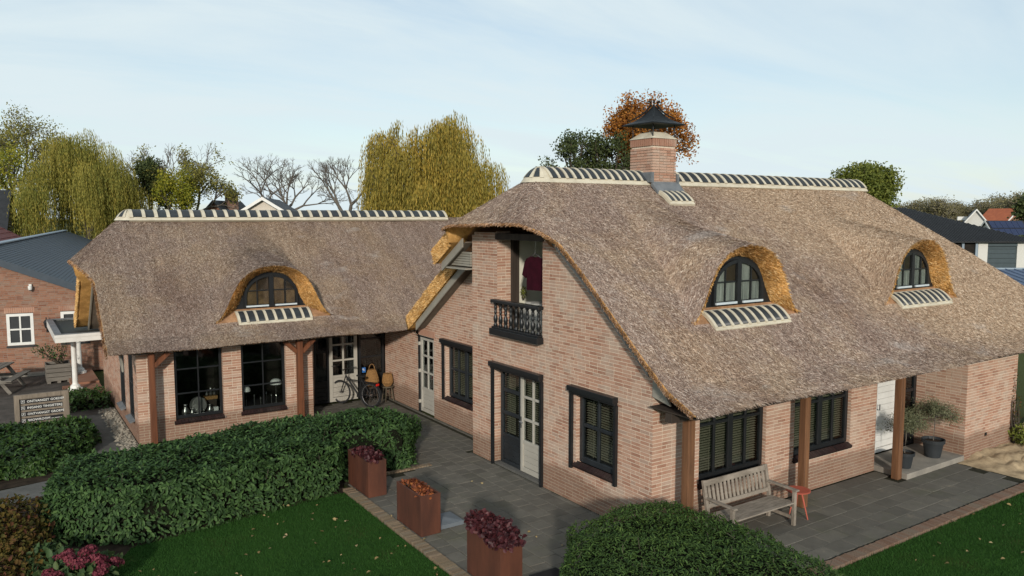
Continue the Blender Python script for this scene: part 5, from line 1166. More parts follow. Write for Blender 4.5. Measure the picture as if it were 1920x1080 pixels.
mb = MB(); mb.prism(V(BX0 + .06, 0, 0), V(0, 1, 0), V(0, 0, 1), V(1, 0, 0), [(-.325, .83), (-.285, .825), (-.262, .91), (-.302, .92)], BX1 - BX0 - .12); bevel(link('top_rail', mb, 'bench_wood', T), .006)
mb = MB(); mb.prism(V(BX0 + .06, 0, 0), V(0, 1, 0), V(0, 0, 1), V(1, 0, 0), [(-.40, .47), (-.36, .465), (-.346, .53), (-.386, .535)], BX1 - BX0 - .12); bevel(link('lower_rail', mb, 'bench_wood', T), .006)
for k in range(15):
    x = BX0 + .13 + k * .0985; mb = MB(); mb.beam((x, -.368, .535), (x, -.305, .83), .055, .016, up=(0, 1, .2)); link('back_slat', mb, 'bench_wood', T)
TX, TY = 2.86, -.72
T = thing('side_table', 'small round coral table beside the bench', 'table', (TX, TY, .0)); mb = MB(); mb.lathe((TX, TY, 0), [(.0, .485), (.20, .487), (.215, .495), (.215, .507), (.205, .512), (.0, .512)], 32); link('tabletop', mb, 'coral', T, smooth=False)
for k in range(3):
    a = R(-75 + 120 * k); mb = MB(); mb.tube([(TX + .06 * math.cos(a), TY + .06 * math.sin(a), .487), (TX + .19 * math.cos(a), TY + .19 * math.sin(a), .004)], [.018, .011], 8); link('leg', mb, 'coral', T)

# ------------------------------------------------------------------ potted olive trees, wreath
def olive(x, y, z, s, hs, cr, label, seed, plab):
    T = thing('plant_pot', plab, 'pot', (x, y, z)); mb = MB(); mb.lathe((x, y, z), [(.0, .0), (.20 * s, .0), (.265 * s, .40 * s), (.30 * s, .40 * s), (.305 * s, .50 * s), (.285 * s, .50 * s), (.265 * s, .43 * s), (.0, .43 * s)], 28); link('pot', mb, 'pot', T)
    mb = MB(); mb.lathe((x, y, z), [(.0, .432 * s), (.26 * s, .433 * s), (.1, .45 * s), (.0, .46 * s)], 20); link('soil', mb, 'soil', T)
    r = np.random.default_rng(seed); z0_ = z + .44 * s; T2 = thing('olive_tree', label, 'tree', (x, y, z0_)); top = V(x + .02, y, z + hs); mb = MB(); mb.tube([(x, y, z0_), (x + .015, y - .01, z0_ + (top[2] - z0_) * .5), top], [.020 * s, .016 * s, .012 * s], 7)
    tips = []
    for k in range(26):
        d = rdir(1, r)[0]; d[2] = abs(d[2]) * .9 - .32; e = top + d * cr * r.uniform(.6, 1.0); mb.tube([top - V(0, 0, r.uniform(0, .12)), (top + e) / 2 + V(0, 0, .03), e], [.009, .006, .003], 5); tips += [top + (e - top) * q for q in (.35, .5, .65, .8, .9, 1.0)]
    link('trunk', mb, 'bark_grey', T2); tips = np.array(tips); m_ = 3000; P = tips[r.integers(0, len(tips), m_)] + r.normal(0, .06, (m_, 3)) * (cr / .45); D = rdir(m_, r); D[:, 2] -= .1
    A, F_ = leaf_arrays(P, D, rdir(m_, r) + V(0, 0, .7), r.uniform(.035, .065, m_), r.uniform(.010, .016, m_)); link('crown', nmesh('crown', A, F_, np.tile(r.random(m_), 2)), 'olive', T2, kind='stuff')
olive(8.03, -.36, .122, .78, .98, .52, 'olive tree with a rounded crown by the projecting wall', 61, 'large black pot by the projecting wall')
olive(6.80, -.42, .122, .66, .92, .44, 'small olive tree behind the wooden post', 62, 'smaller black pot behind the wooden post')
r = np.random.default_rng(63); m_ = 420; a = r.uniform(0, 6.28, m_); q = .14 + r.normal(0, .03, m_); P = np.stack([7.55 + q * np.cos(a), .36 - np.abs(r.normal(0, .03, m_)), 2.02 + q * np.sin(a)], 1)
A, F_ = leaf_arrays(P, rdir(m_, r), rdir(m_, r) + V(0, -1, 0), r.uniform(.04, .08, m_), r.uniform(.02, .035, m_)); me = nmesh('door_wreath', A, F_, np.tile(r.random(m_), 2)); solo('door_wreath', me, 'rust_leaf', 'round orange wreath of dried leaves on the white front door', 'wreath', (7.55, .36, 2.02))

# ------------------------------------------------------------------ porch of the wing: bicycle, stools, lanterns
b0, b1 = V(-.22, 10.98, 0), V(-.74, 11.88, 0); bd = unit(b1 - b0); bn = V(-bd[1], bd[0], 0); up = V(0, 0, 1); WR = .33
T = thing('bicycle', 'black city bicycle parked in front of the cream wing door', 'bicycle', tuple((b0 + b1) / 2))
for c in (b0, b1):
    mb = MB(); mb.torus(c + up * (WR + .012), bn, WR - .008, .020, 32, 6); wh = link('wheel', mb, 'rubber', T)
    mb = MB(); mb.torus(c + up * (WR + .012), bn, WR - .035, .010, 28, 5); mb.tube([c + up * (WR + .012) - bn * .05, c + up * (WR + .012) + bn * .05], .022, 8); link('rim', mb, 'steel', wh)
    mb = MB()
    for k in range(14): a = 2 * math.pi * k / 14; mb.tube([c + up * (WR + .012), c + up * (WR + .012) + (bd * math.cos(a) + up * math.sin(a)) * (WR - .04)], .0018, 3, False)
    link('spokes', mb, 'steel', wh)
def bp(s, h, n_=0): return b0 + bd * s + up * h + bn * n_
mb = MB()
for a, b_, q in ((bp(.42, .30), bp(.86, .82), .026), (bp(.42, .30), bp(.30, .80), .018), (bp(.33, .72), bp(.84, .72), .016), (bp(0, .34), bp(.42, .30), .012), (bp(0, .34), bp(.31, .74), .010), (bp(.86, .82), bp(1.04, .34), .016), (bp(.86, .82), bp(.82, 1.0), .014)): mb.tube([a, b_], q, 8)
mb.box(*(lambda c: (c[0] - .04, c[0] + .04, c[1] - .04, c[1] + .04, c[2] - .05, c[2] + .05))(bp(.42, .30))); link('frame', mb, 'black', T)
mb = MB(); mb.tube([bp(.70, 1.03, -.30), bp(.80, 1.03, -.20), bp(.83, 1.03, 0), bp(.80, 1.03, .20), bp(.70, 1.03, .30)], .014, 8); link('handlebar', mb, 'black', T)
mb = MB(); mb.lathe(bp(.27, .84), [(.0, -.02), (.06, -.02), (.10, .01), (.08, .035), (.0, .045)], 12); mb.beam(bp(.25, .855), bp(.46, .865), .07, .04); link('saddle', mb, 'rubber', T)
mb = MB(); mb.beam(bp(-.22, .70), bp(.22, .70), .12, .014); mb.tube([bp(-.2, .70, .05), bp(0, .36, .06)], .006, 5); mb.tube([bp(-.2, .70, -.05), bp(0, .36, -.06)], .006, 5); link('luggage_carrier', mb, 'black', T)
mb = MB(); mb.obox(bp(-.24, .66), bn, up, bd, .055, .028, .014); link('rear_light', mb, 'red_lamp', T)
mb = MB(); mb.torus(bp(0, .345), bn, .365, .012, 24, 5); link('mudguard', mb, 'black', T)
def stool(x, y, h, rad, mat, label):
    T = thing('stool', label, 'stool', (x, y, .0)); mb = MB(); mb.lathe((x, y, 0), [(.0, h - .035), (rad - .02, h - .035), (rad, h - .02), (rad - .01, h), (.0, h)], 20); link('seat', mb, mat, T)
    for k in range(4): a = R(45 + 90 * k); mb = MB(); mb.tube([(x + rad * .6 * math.cos(a), y + rad * .6 * math.sin(a), h - .035), (x + rad * .95 * math.cos(a), y + rad * .95 * math.sin(a), .003)], [.02, .016], 7); link('leg', mb, mat, T)
    mb = MB()
    for k in range(4): a, b_ = R(45 + 90 * k), R(135 + 90 * k); q = rad * .8; mb.tube([(x + q * math.cos(a), y + q * math.sin(a), h * .42), (x + q * math.cos(b_), y + q * math.sin(b_), h * .42)], .009, 5)
    link('stretcher', mb, mat, T)
stool(.10, 11.62, .44, .20, 'dark_wood', 'black stool under the larger wicker lantern'); stool(.50, 11.42, .44, .19, 'stool_wood', 'grey-brown wooden stool in the porch corner')
def lantern(x, y, z, pr, label, handle):
    T = thing('wicker_lantern', label, 'lantern', (x, y, z)); mb = MB(); n = 26
    for k in range(n):
        a = 2 * math.pi * k / n; mb.tube([(x + q * math.cos(a), y + q * math.sin(a), z + h_) for q, h_ in pr], .0075, 4, False)
    for q, h_ in pr: mb.torus((x, y, z + h_), (0, 0, 1), q, .009, 24, 5)
    link('wicker', mb, 'rattan', T); mb = MB(); mb.lathe((x, y, z), [(max(q - .012, .0), h_) for q, h_ in pr], 22); link('liner', mb, 'rattan', T)
    if handle: mb = MB(); mb.tube([(x + .09 * math.cos(a), y, z + pr[-1][1] + .17 * math.sin(a)) for a in np.linspace(0, math.pi, 11)], .009, 6); link('handle', mb, 'rattan', T)
lantern(.10, 11.62, .443, [(.11, .006), (.20, .15), (.185, .24), (.13, .42), (.105, .48)], 'large wicker lantern with a handle on the black stool', True); lantern(.50, 11.42, .443, [(.09, .006), (.155, .11), (.15, .17), (.12, .34), (.115, .36)], 'smaller wicker lantern on the wooden stool', False)

# ------------------------------------------------------------------ things seen through the windows
mb = MB(); mb.box(-5.4, -2.7, 10.75, 11.0, .44, .50); link('window_ledge', mb, 'room_brown', HOUSE)
def lamp(x, y, rad, h, label):
    T = thing('table_lamp', label, 'lamp', (x, y, .502)); mb = MB(); mb.lathe((x, y, .502), [(.0, .0), (.06, .0), (.055, .015), (.012, .03), (.009, h * .3), (.016, h * .35), (.008, h * .4), (.007, h), (.0, h)], 14); link('stand', mb, 'tin', T)
    mb = MB(); mb.lathe((x, y, .502), [(rad, h - .05), (rad * .93, h + .02), (rad * .6, h + .075), (.03, h + .09), (.0, h + .09)], 22); link('lamp_shade', mb, 'white', T)
lamp(-3.66, 10.86, .11, .46, 'small white dome lamp in the wing window, left one'); lamp(-2.90, 10.86, .15, .56, 'wider white dome lamp in the wing window, right one')
for k, (x, h) in enumerate(((-3.46, .30), (-3.30, .22), (-3.15, .33), (-3.02, .26))):
    mb = MB(); mb.lathe((x, 10.86, .502), [(.0, 0), (.035, 0), (.03, .01), (.008, .02), (.008, h - .05), (.02, h - .04), (.012, h - .02), (.012, h), (.0, h)], 10); solo('candlestick', mb, 'tin', ['first', 'second', 'third', 'fourth'][k] + ' slender candlestick from the left between the white lamps', 'candlestick', (x, 10.86, .502), 'candlesticks in the wing window')
mb = MB(); mb.tube([(-4.80, 10.90, .72), (-4.82, 10.86, .72)], [.20, .20], 26); mb.torus((-4.81, 10.88, .72), (0.1, 1, 0), .19, .014, 26, 6); solo('pewter_dish', mb, 'tin', 'large round pewter dish standing in the wing window', 'dish', (-4.81, 10.88, .502))
for x, y, s, lb in ((-5.12, 10.84, 1.1, 'bulbous pewter jug left of the round dish'), (-4.97, 10.82, .62, 'small pewter cup left of the round dish'), (-4.55, 10.84, .8, 'squat pewter pot right of the round dish')):
    mb = MB(); mb.lathe((x, y, .502), [(.0, 0), (.06 * s, 0), (.08 * s, .05 * s), (.085 * s, .10 * s), (.04 * s, .17 * s), (.035 * s, .22 * s), (.05 * s, .25 * s), (.0, .25 * s)], 16); solo('pewter_jug', mb, 'tin', lb, 'jug', (x, y, .502), smooth=True)
mb = MB(); mb.box(-4.46, -4.36, 10.80, 10.90, .503, .62); solo('white_box', mb, 'white', 'small white box in the corner of the wing window', 'box', (-4.41, 10.85, .503))
T = thing('display_table', 'low orange-brown table with pewter behind the wing window', 'table', (-4.48, 10.98, .502)); mb = MB(); mb.box(-4.64, -4.34, 10.93, 11.08, .80, .88); link('tabletop', mb, 'rattan', T); mb = MB(); mb.box(-4.62, -4.36, 10.95, 11.06, .502, .80); link('stand', mb, 'dark_wood', T)
for k, (x, h) in enumerate(((-4.58, .16), (-4.49, .22), (-4.40, .18))):
    mb = MB(); mb.lathe((x, 11.0, .882), [(.0, 0), (.03, 0), (.04, .05), (.015, h * .7), (.03, h), (.0, h)], 12); solo('pewter_jug', mb, 'tin', ['left', 'tall middle', 'right'][k] + ' pewter jug on the orange-brown display table', 'jug', (x, 11.0, .882), smooth=True)

# loft: shirt on a hanger, hanging plant, folded bedding
SX, SY = .22, 3.62
T = thing('shirt', 'burgundy short-sleeved shirt hanging in the loft opening', 'shirt', (SX, SY, 3.95)); mb = MB(); n = 9
out_ = [(-.20, 3.86), (.20, 3.86), (.205, 4.18), (.24, 4.10), (.33, 4.16), (.26, 4.42), (.20, 4.50), (.09, 4.545), (.0, 4.515), (-.09, 4.545), (-.20, 4.50), (-.26, 4.42), (-.33, 4.16), (-.24, 4.10), (-.205, 4.18)]
ax = unit(V(.25, -1, 0)); ay = V(ax[1], -ax[0], 0)
mb.prism(V(SX, SY, 0), ax, V(0, 0, 1), ay, out_, .05); so = link('cloth', mb, 'shirt', T)
mb = MB()
for k in range(5): u = -.14 + k * .07; mb.beam(V(SX, SY, 3.88) + ax * u - ay * .004, V(SX, SY, 4.40) + ax * u * .9 - ay * .004, .03, .02, up=tuple(ay))
link('folds', mb, 'shirt', T); mb = MB(); mb.box(SX - .03, SX + .03, SY - .06, SY + .06, 4.47, 4.475)
hg = MB(); c = V(SX, SY, 0) + ay * .025; hg.tube([c + ax * -.2 + V(0, 0, 4.49), c + V(0, 0, 4.60), c + ax * .2 + V(0, 0, 4.49)], .009, 6); hg.tube([c + V(0, 0, 4.60), c + V(0, 0, 4.68), c + ax * .02 + V(0, 0, 4.90)], .004, 5); link('hanger', hg, 'steel', T)
shrub('hanging_plant', 'small green plant hanging on the cream loft wall', 'plant', [(.72, 4.78, 3.70, .05, .16)], 'green_leaf', 120, (.03, .06), (.3, .5), 71, 5, base=(.72, 4.82, 3.55))
mb = MB(); mb.box(.62, 1.30, 4.0, 4.83, 2.902, 3.42); mb.box(.60, 1.1, 3.9, 4.6, 3.42, 3.52); so = solo('bedding', mb, 'curtain', 'pale bedding heaped behind the loft balustrade', 'bedding', (.96, 4.4, 2.902)); bevel(so, .05, 3)

# ------------------------------------------------------------------ sign, canopy, outbuilding and yard
SY_, SX0, SX1, SZ0, SZ1 = 13.0, -8.60, -7.44, .30, 1.02
T = thing('direction_sign', 'wooden notice board with four black plates of white lettering in the hedge', 'sign', ((SX0 + SX1) / 2, SY_, -.02))
for x in (SX0, SX1 - .11):
    mb = MB(); mb.box(x, x + .11, SY_ - .05, SY_ + .05, -.02, SZ1); bevel(link('post', mb, 'sign_wood', T), .006)
mb = MB(); mb.box(SX0 + .11, SX1 - .11, SY_ - .045, SY_ + .045, SZ1 - .10, SZ1 - .002); link('top_rail', mb, 'sign_wood', T)
mb = MB(); mb.box(SX0 + .11, SX1 - .11, SY_ + .0, SY_ + .02, SZ0 - .2, SZ1 - .10); link('back_board', mb, 'sign_wood', T)
def text_mesh(body, size):
    cu = bpy.data.curves.new('lettering', 'FONT'); cu.body = body; cu.size = size; cu.extrude = .001; cu.resolution_u = 2; cu.offset = .0012
    o = bpy.data.objects.new('lettering', cu); COL.objects.link(o); bpy.context.view_layer.update(); me = bpy.data.meshes.new_from_object(o.evaluated_get(bpy.context.evaluated_depsgraph_get())); bpy.data.objects.remove(o); me.materials.clear(); return me
for k, tx in enumerate(('ONTVANGST GOEDEREN', 'INGANG TINGIETERIJ', 'ONTVANGST GROEPEN', 'SHOWROOM', '')):
    z = SZ1 - .225 - k * .155; mb = MB(); mb.box(SX0 + .12, SX1 - .15, SY_ - .022, SY_ - .004, z, z + .10); pl_ = link('plate', mb, 'sign_black', T); mb = MB()
    x0 = SX0 + .145
    for a, b_, c, d in ((0, .075, 0, .006), (0, .075, .069, .075), (0, .006, .006, .069), (.069, .075, .006, .069)): mb.box(x0 + a, x0 + b_, SY_ - .0245, SY_ - .0225, z + .012 + c, z + .012 + d)
    mb.prism(V(x0 + .037, SY_ - .0225, z + .049), V(1, 0, 0), V(0, 0, 1), V(0, -1, 0), [(-.022, .006), (.0, .024), (.0, .011), (.022, .002), (.022, -.012), (.0, .0), (.0, -.012)] if k < 2 else [(-.022, -.016), (-.010, -.02), (.008, .006), (.018, -.002), (.018, .022), (-.006, .022), (.002, .014)], .002)
    link('arrow_mark', mb, 'white', pl_)
    if tx:
        me = text_mesh(tx, .078); me.materials.append(M['white']); o = link('lettering', me, None, pl_); o.location = (SX0 + .265, SY_ - .024, z + .022); o.rotation_euler = (R(90), 0, 0)
    if k == 3:
        mb = MB(); mb.box(SX0 + .76, SX1 - .17, SY_ - .0245, SY_ - .0225, z + .030, z + .040); link('small_print', mb, 'white', pl_)

OB, oa = V(-7.95, 21.49, 0), R(8.2); ou, on_ = V(math.cos(oa), -math.sin(oa), 0), V(math.sin(oa), math.cos(oa), 0)
W_O = Wall(OB - ou * 6, ou, -on_)             # u = s + 6
T = OUT = thing('outbuilding', 'red brick outbuilding with a low blue-grey sheet roof at the left edge', 'building', tuple(OB - ou * 1.5))
oz = lambda s: 3.93 + (-.7128 - s) * .4215 if s > -1.52 else 3.93 + (-.7128 + 3.04 + s) * .4215
brick_wall('wall', W_O, 8.5, lambda u: oz(u - 6) - .18, [(5.36, 6.13, 1.04, 2.10), (6.93, 7.75, 1.04, 2.10)], parent=OUT, mat='brick_red', mort='mortar_dark', store=False, seed=70)
for (a, b_) in ((5.36, 6.13), (6.93, 7.75)):
    mb = MB(); f_ = .09
    W_O.box(mb, a, a + f_, 1.04, 2.10, -.06, .01); W_O.box(mb, b_ - f_, b_, 1.04, 2.10, -.06, .01); W_O.box(mb, a + f_, b_ - f_, 2.10 - f_, 2.10, -.06, .009); W_O.box(mb, a + f_, b_ - f_, 1.04, 1.04 + f_, -.06, .009)
    c = (a + b_) / 2; W_O.box(mb, c - .025, c + .025, 1.04 + f_, 2.10 - f_, -.05, .005); W_O.box(mb, a + f_, b_ - f_, 1.545, 1.595, -.05, .004); wn = link('window', mb, 'white', OUT)
    for (u0, u1) in ((a + f_, c - .025), (c + .025, b_ - f_)):
        for (z0_, z1_) in ((1.04 + f_, 1.545), (1.595, 2.10 - f_)): mb = MB(); W_O.box(mb, u0, u1, z0_, z1_, -.035, -.03); link('pane', mb, 'anthracite', wn)
    mb = MB(); W_O.box(mb, a - .03, b_ + .03, .97, 1.03, -.05, .06); link('sill', mb, 'anthracite', wn)
    soldiers(OUT.children[0], W_O, a - .05, b_ + .05, 2.12, 2.30, 3)
def osh(s, d, z): return OB + ou * s + on_ * d + V(0, 0, z)
mb = MB(); d0, d1 = -.22, 36; mb.add([osh(-1.52, d0, 4.27), osh(2.8, d0, oz(2.8)), osh(2.8, d1, oz(2.8)), osh(-1.52, d1, 4.27)] + [osh(-1.52, d0, 4.21), osh(2.8, d0, oz(2.8) - .06), osh(2.8, d1, oz(2.8) - .06), osh(-1.52, d1, 4.21)], [(0, 1, 2, 3), (7, 6, 5, 4), (0, 4, 5, 1), (1, 5, 6, 2), (2, 6, 7, 3)]); rf = link('roof', mb, 'slate_metal', OUT)
mb = MB(); mb.add([osh(-1.53, d0, 4.268), osh(-6, d0, oz(-6)), osh(-6, d1, oz(-6)), osh(-1.53, d1, 4.268)], [(0, 1, 2, 3)]); link('roof', mb, 'slate_metal', OUT)
mb = MB()
for k in range(40): s0 = -1.4 + k * .108; mb.beam(osh(s0, d0 + .02, oz(s0) + .008), osh(s0, d1 - .1, oz(s0) + .008), .022, .016)
link('roof_ribs', mb, 'slate_metal', rf)
mb = MB(); mb.beam(osh(-1.52, d0, 4.30), osh(-1.52, d1, 4.30), .34, .05); link('ridge_cap', mb, 'flash_blue', rf)
mb = MB(); mb.prism(osh(0, d0 - .03, 0), ou, V(0, 0, 1), on_, [(-1.52, 4.28), (2.82, oz(2.82) + .03), (2.82, oz(2.82) - .22), (-1.52, 4.05)], .03); mb.prism(osh(0, d0 - .03, 0), ou, V(0, 0, 1), on_, [(-1.53, 4.28), (-1.53, 4.05), (-6, oz(-6) - .22), (-6, oz(-6) + .03)], .03); link('fascia', mb, 'slate_metal', OUT)
mb = MB(); W_O.box(mb, 8.4, 8.5, 0, 2.6, -36, 0); W_O.box(mb, 0, .1, 0, 2.6, -36, 0); W_O.box(mb, .1, 8.4, 0, 2.5, -36, -35.9); link('side_wall', mb, 'brick_red', OUT)
mb = MB(); W_O.box(mb, 5.0, 6.9, .0, .10, .0, .25); link('plinth', mb, 'concrete', OUT)
p = W_O.p(6.10, 3.0, .0); T = thing('security_camera', 'white security camera high on the outbuilding wall', 'camera', tuple(p)); mb = MB(); W_O.box(mb, 6.06, 6.14, 2.98, 3.08, 0, .08); link('bracket', mb, 'white', T); mb = MB(); mb.lathe(W_O.p(6.10, 2.90, .11), [(.0, -.02), (.05, -.01), (.065, .04), (.065, .12), (.0, .13)], 14); link('housing', mb, 'white', T); mb = MB(); mb.lathe(W_O.p(6.10, 2.86, .13), [(.0, 0), (.03, .005), (.035, .03), (.0, .04)], 10); link('lens', mb, 'black', T)
p = W_O.p(6.52, 1.75, .0); T = thing('wall_lantern', 'black wall lantern beside the white window of the outbuilding', 'lamp', tuple(p)); mb = MB(); mb.tube([W_O.p(6.52, 1.50, 0), W_O.p(6.52, 1.48, .14), W_O.p(6.52, 1.58, .18)], .014, 6); W_O.box(mb, 6.49, 6.55, 1.42, 1.58, 0, .02); link('bracket', mb, 'black', T)
mb = MB(); mb.lathe(W_O.p(6.52, 1.58, .18), [(.0, 0), (.05, .01), (.085, .19), (.10, .20), (.05, .28), (.015, .30), (.02, .36), (.0, .38)], 8); link('lamp_body', mb, 'black', T)
# canopy with white columns at the wing end
T = thing('entrance_canopy', 'flat white canopy on two white columns at the end of the wing', 'canopy', (-6.85, 18.8, 0)); cx0, cx1, cy0, cy1, cz = -7.47, -6.22, 16.8, 20.9, 1.90
mb = MB(); mb.box(cx0, cx1, cy0, cy0 + .06, cz - .22, cz); mb.box(cx0, cx0 + .06, cy0 + .06, cy1, cz - .221, cz - .001); mb.box(cx0 + .06, cx1, cy1 - .06, cy1, cz - .221, cz - .001); mb.box(cx0 - .02, cx1, cy0 - .02, cy0, cz - .08, cz + .005); link('fascia', mb, 'white', T)
mb = MB(); mb.box(cx0 + .06, cx1, cy0 + .06, cy1 - .06, cz - .10, cz - .035); link('deck', mb, 'bitumen', T)
mb = MB(); mb.box(cx0 + .0, cx0 + .17, cy0, cy1, cz + .001, cz + .03); mb.box(cx0 + .17, cx1, cy0, cy0 + .1, cz + .001, cz + .028); mb.box(cx0 + .17, cx1, cy1 - .15, cy1, cz + .001, cz + .028); link('roof_edge', mb, 'lead', T)
mb = MB(); mb.box(-6.50, -6.24, 20.3, 20.8, cz - .03, cz + .25); link('flue_box', mb, 'white', T)
for x, y, z0_ in ((-6.95, 17.75, .06), (-6.62, 20.3, .12)):
    mb = MB(); mb.lathe((x, y, 0), [(.20, z0_), (.20, z0_ + .07), (.15, z0_ + .08), (.13, z0_ + .15), (.085, z0_ + .19), (.075, z0_ + .24), (.068, cz - .27), (.09, cz - .25), (.09, cz - .221)], 12); link('column', mb, 'white', T)
mb = MB(); mb.box(-7.25, -6.22, 17.3, 18.6, -.01, .06); mb.box(-7.0, -6.22, 18.6, 21.0, -.01, .118); link('step', mb, 'brick_red', T)
# wooden planter with a small tree, picnic table
T = thing('crate_planter', 'large weathered pallet planter by the outbuilding wall', 'planter', (-7.2, 19.9, 0)); px0, px1, py0, py1 = -7.62, -6.92, 19.55, 20.25
for k in range(4):
    z = .06 + k * .14
    for (a, b_, c, d) in ((px0, px1, py0, py0 + .03), (px0, px1, py1 - .03, py1)): mb = MB(); mb.box(a, b_, c, d, z, z + .125); bevel(link('plank', mb, 'old_wood', T), .006)
    for (a, b_) in ((px0, px0 + .03), (px1 - .03, px1)): mb = MB(); mb.box(a, b_, py0 + .03, py1 - .03, z, z + .124); bevel(link('plank', mb, 'old_wood', T), .006)
mb = MB(); mb.box(px0 + .03, px1 - .03, py0 + .03, py1 - .03, .05, .52); link('soil', mb, 'soil', T)
for x in (px0 + .02, (px0 + px1) / 2 - .05, px1 - .12): mb = MB(); mb.box(x, x + .1, py0 + .02, py1 - .02, -.01, .06); link('foot', mb, 'old_wood', T)
shrub('potted_shrub', 'thin twisted shrub growing in the pallet planter', 'shrub', [(-7.35, 19.8, .95, .42, .25), (-7.05, 19.9, 1.5, .25, .35), (-7.7, 19.7, 1.1, .25, .2)], 'laurel_back', 330, (.05, .1), (.4, .6), 72, 26, base=(-7.2, 19.9, .5))
T = thing('picnic_table', 'grey weathered picnic table at the left edge', 'picnic table', (-9.0, 19.4, 0)); pu = unit(V(.35, 1, 0)); pv = V(pu[1], -pu[0], 0); pc = V(-9.05, 19.3, 0)
for k in range(4): mb = MB(); mb.beam(pc + pv * (-.26 + k * .175) - pu * .85 + V(0, 0, .72), pc + pv * (-.26 + k * .175) + pu * .85 + V(0, 0, .72), .155, .035); bevel(link('top_plank', mb, 'old_wood', T), .005)
for s in (-1, 1):
    mb = MB(); mb.beam(pc + pv * s * .68 - pu * .85 + V(0, 0, .43), pc + pv * s * .68 + pu * .85 + V(0, 0, .43), .24, .035); bevel(link('seat', mb, 'old_wood', T), .005)
    for e in (-1, 1): mb = MB(); mb.beam(pc + pu * e * .6 + pv * s * .2 + V(0, 0, .70), pc + pu * e * .6 + pv * s * .68 + V(0, 0, .0), .04, .10); link('leg', mb, 'old_wood', T)
for e in (-1, 1): mb = MB(); mb.beam(pc + pu * (e * .65) - pv * .75 + V(0, 0, .38), pc + pu * (e * .65) + pv * .75 + V(0, 0, .38), .04, .09); link('cross_bar', mb, 'old_wood', T)

# ------------------------------------------------------------------ trees
def skeleton(r, levels=5, nb=(2, 3), up=.35, spread=.75, shrink=.72, trunk=.28, lean=0.0, wob=.12):
    """unit tree: list of segments (p0, p1, r0, r1, level) and twig tips"""
    segs = []; tips = []
    def grow(p, d, ln, rad, lv):
        q = p; n = 2 if lv > 1 else 3; dd = d
        for k in range(n):
            dd = unit(dd + r.normal(0, wob, 3) + V(0, 0, up * .12)); e = q + dd * ln / n; r1 = rad * (1 - .28 * (k + 1) / n); r0 = rad * (1 - .28 * k / n); segs.append((q, e, r0, r1, lv)); q = e
            if lv >= 2 and k < n - 1 and r.random() < .55:
                s = unit(dd + r.normal(0, .8, 3)); grow(q, s, ln * .5, rad * .42, lv + 1) if lv + 1 <= levels else tips.append(q)
        if lv >= levels: tips.append(q); return
        m_ = r.integers(nb[0], nb[1] + 1); a0 = r.uniform(0, 6.28); A = np.cross(dd, V(.3, .2, .9)); A = unit(A); B = np.cross(dd, A)
        for k in range(m_):
            a = a0 + 2 * math.pi * k / m_ + r.normal(0, .35); t_ = spread * r.uniform(.6, 1.15)
            s = unit(dd * math.cos(t_) + (A * math.cos(a) + B * math.sin(a)) * math.sin(t_) + V(0, 0, up * .3)); grow(q, s, ln * shrink * r.uniform(.8, 1.1), rad * .60, lv + 1)
    grow(V(0, 0, 0), unit(V(lean, 0, 1)), trunk, .030, 0); return segs, np.array(tips)
def tube_arrays(segs, sides=4):
    p0 = np.array([s[0] for s in segs]); p1 = np.array([s[1] for s in segs]); r0 = np.array([s[2] for s in segs])[:, None]; r1 = np.array([s[3] for s in segs])[:, None]
    D, S, U = frames(p1 - p0, np.tile(V(.31, .42, .11), (len(p0), 1)) + (p1 - p0)[:, ::-1] * .7); A = []
    for c, q in ((p0, r0), (p1, r1)):
        for k in range(sides): a = 2 * math.pi * k / sides; A.append(c + q * (S * math.cos(a) + U * math.sin(a)))
    A = np.stack(A, 1).reshape(-1, 3); k = np.arange(len(segs))[:, None] * 2 * sides; F_ = np.concatenate([k + [[i, (i + 1) % sides, sides + (i + 1) % sides, sides + i]] for i in range(sides)], 0); return A, F_
def fit(segs, tips, h, wd, low, minr):
    """stretch a unit tree to height h and width wd"""
    P = np.array([s[1] for s in segs]); zx = P[:, 2].max(); wx = np.percentile(np.abs(P[:, :2]), 98) + 1e-6; sx, sz = wd / 2 / wx, h / zx; K = V(sx, sx, sz); g_ = (sx * sz) ** .5
    return [(s[0] * K, s[1] * K, max(s[2] * g_, minr), max(s[3] * g_, minr * .8), s[4]) for s in segs], tips * K
def tree(label, x, y, h, wd, seed, leaf=None, n=0, size=(.15, .3), levels=5, nb=(2, 3), up=.35, spread=.7, bark='bark', minr=.012, clump=.45, name='tree', keep=1.0, low=None, group=None, shrink=.74, trunk=.28, lean=0):
    r = np.random.default_rng(seed); segs, tips = skeleton(r, levels, nb, up, spread, shrink, trunk, lean); segs, tips = fit(segs, tips, h * .97, wd, 0, minr); b0 = V(x, y, -.06); T = thing(name, label, 'tree', tuple(b0), group)
    A, F_ = tube_arrays([(s[0] + b0, s[1] + b0, s[2], s[3], s[4]) for s in segs]); link('trunk', nmesh('trunk', A, F_), bark, T)
    if leaf and n:
        tp = tips
        if low is not None: tp = tips[tips[:, 2] > low * h]
        if keep < 1: tp = tp[np.argsort(np.sin(tp[:, 0] * 1.7 + seed) + np.sin(tp[:, 2] * 1.3) + np.sin(tp[:, 1] * 2.1))[:max(3, int(len(tp) * keep))]]
        P = tp[r.integers(0, len(tp), n)]; P = P + np.clip(r.normal(0, 1, (n, 3)), -1.5, 1.5) * clump * V(1, 1, .8) + b0; D = rdir(n, r); A, F_ = rhomb_arrays(P, D, rdir(n, r), r.uniform(*size, n), r.uniform(*size, n) * .7)
        link('crown', nmesh('crown', A, F_, r.random(n)), leaf, T, kind='stuff')
    return T
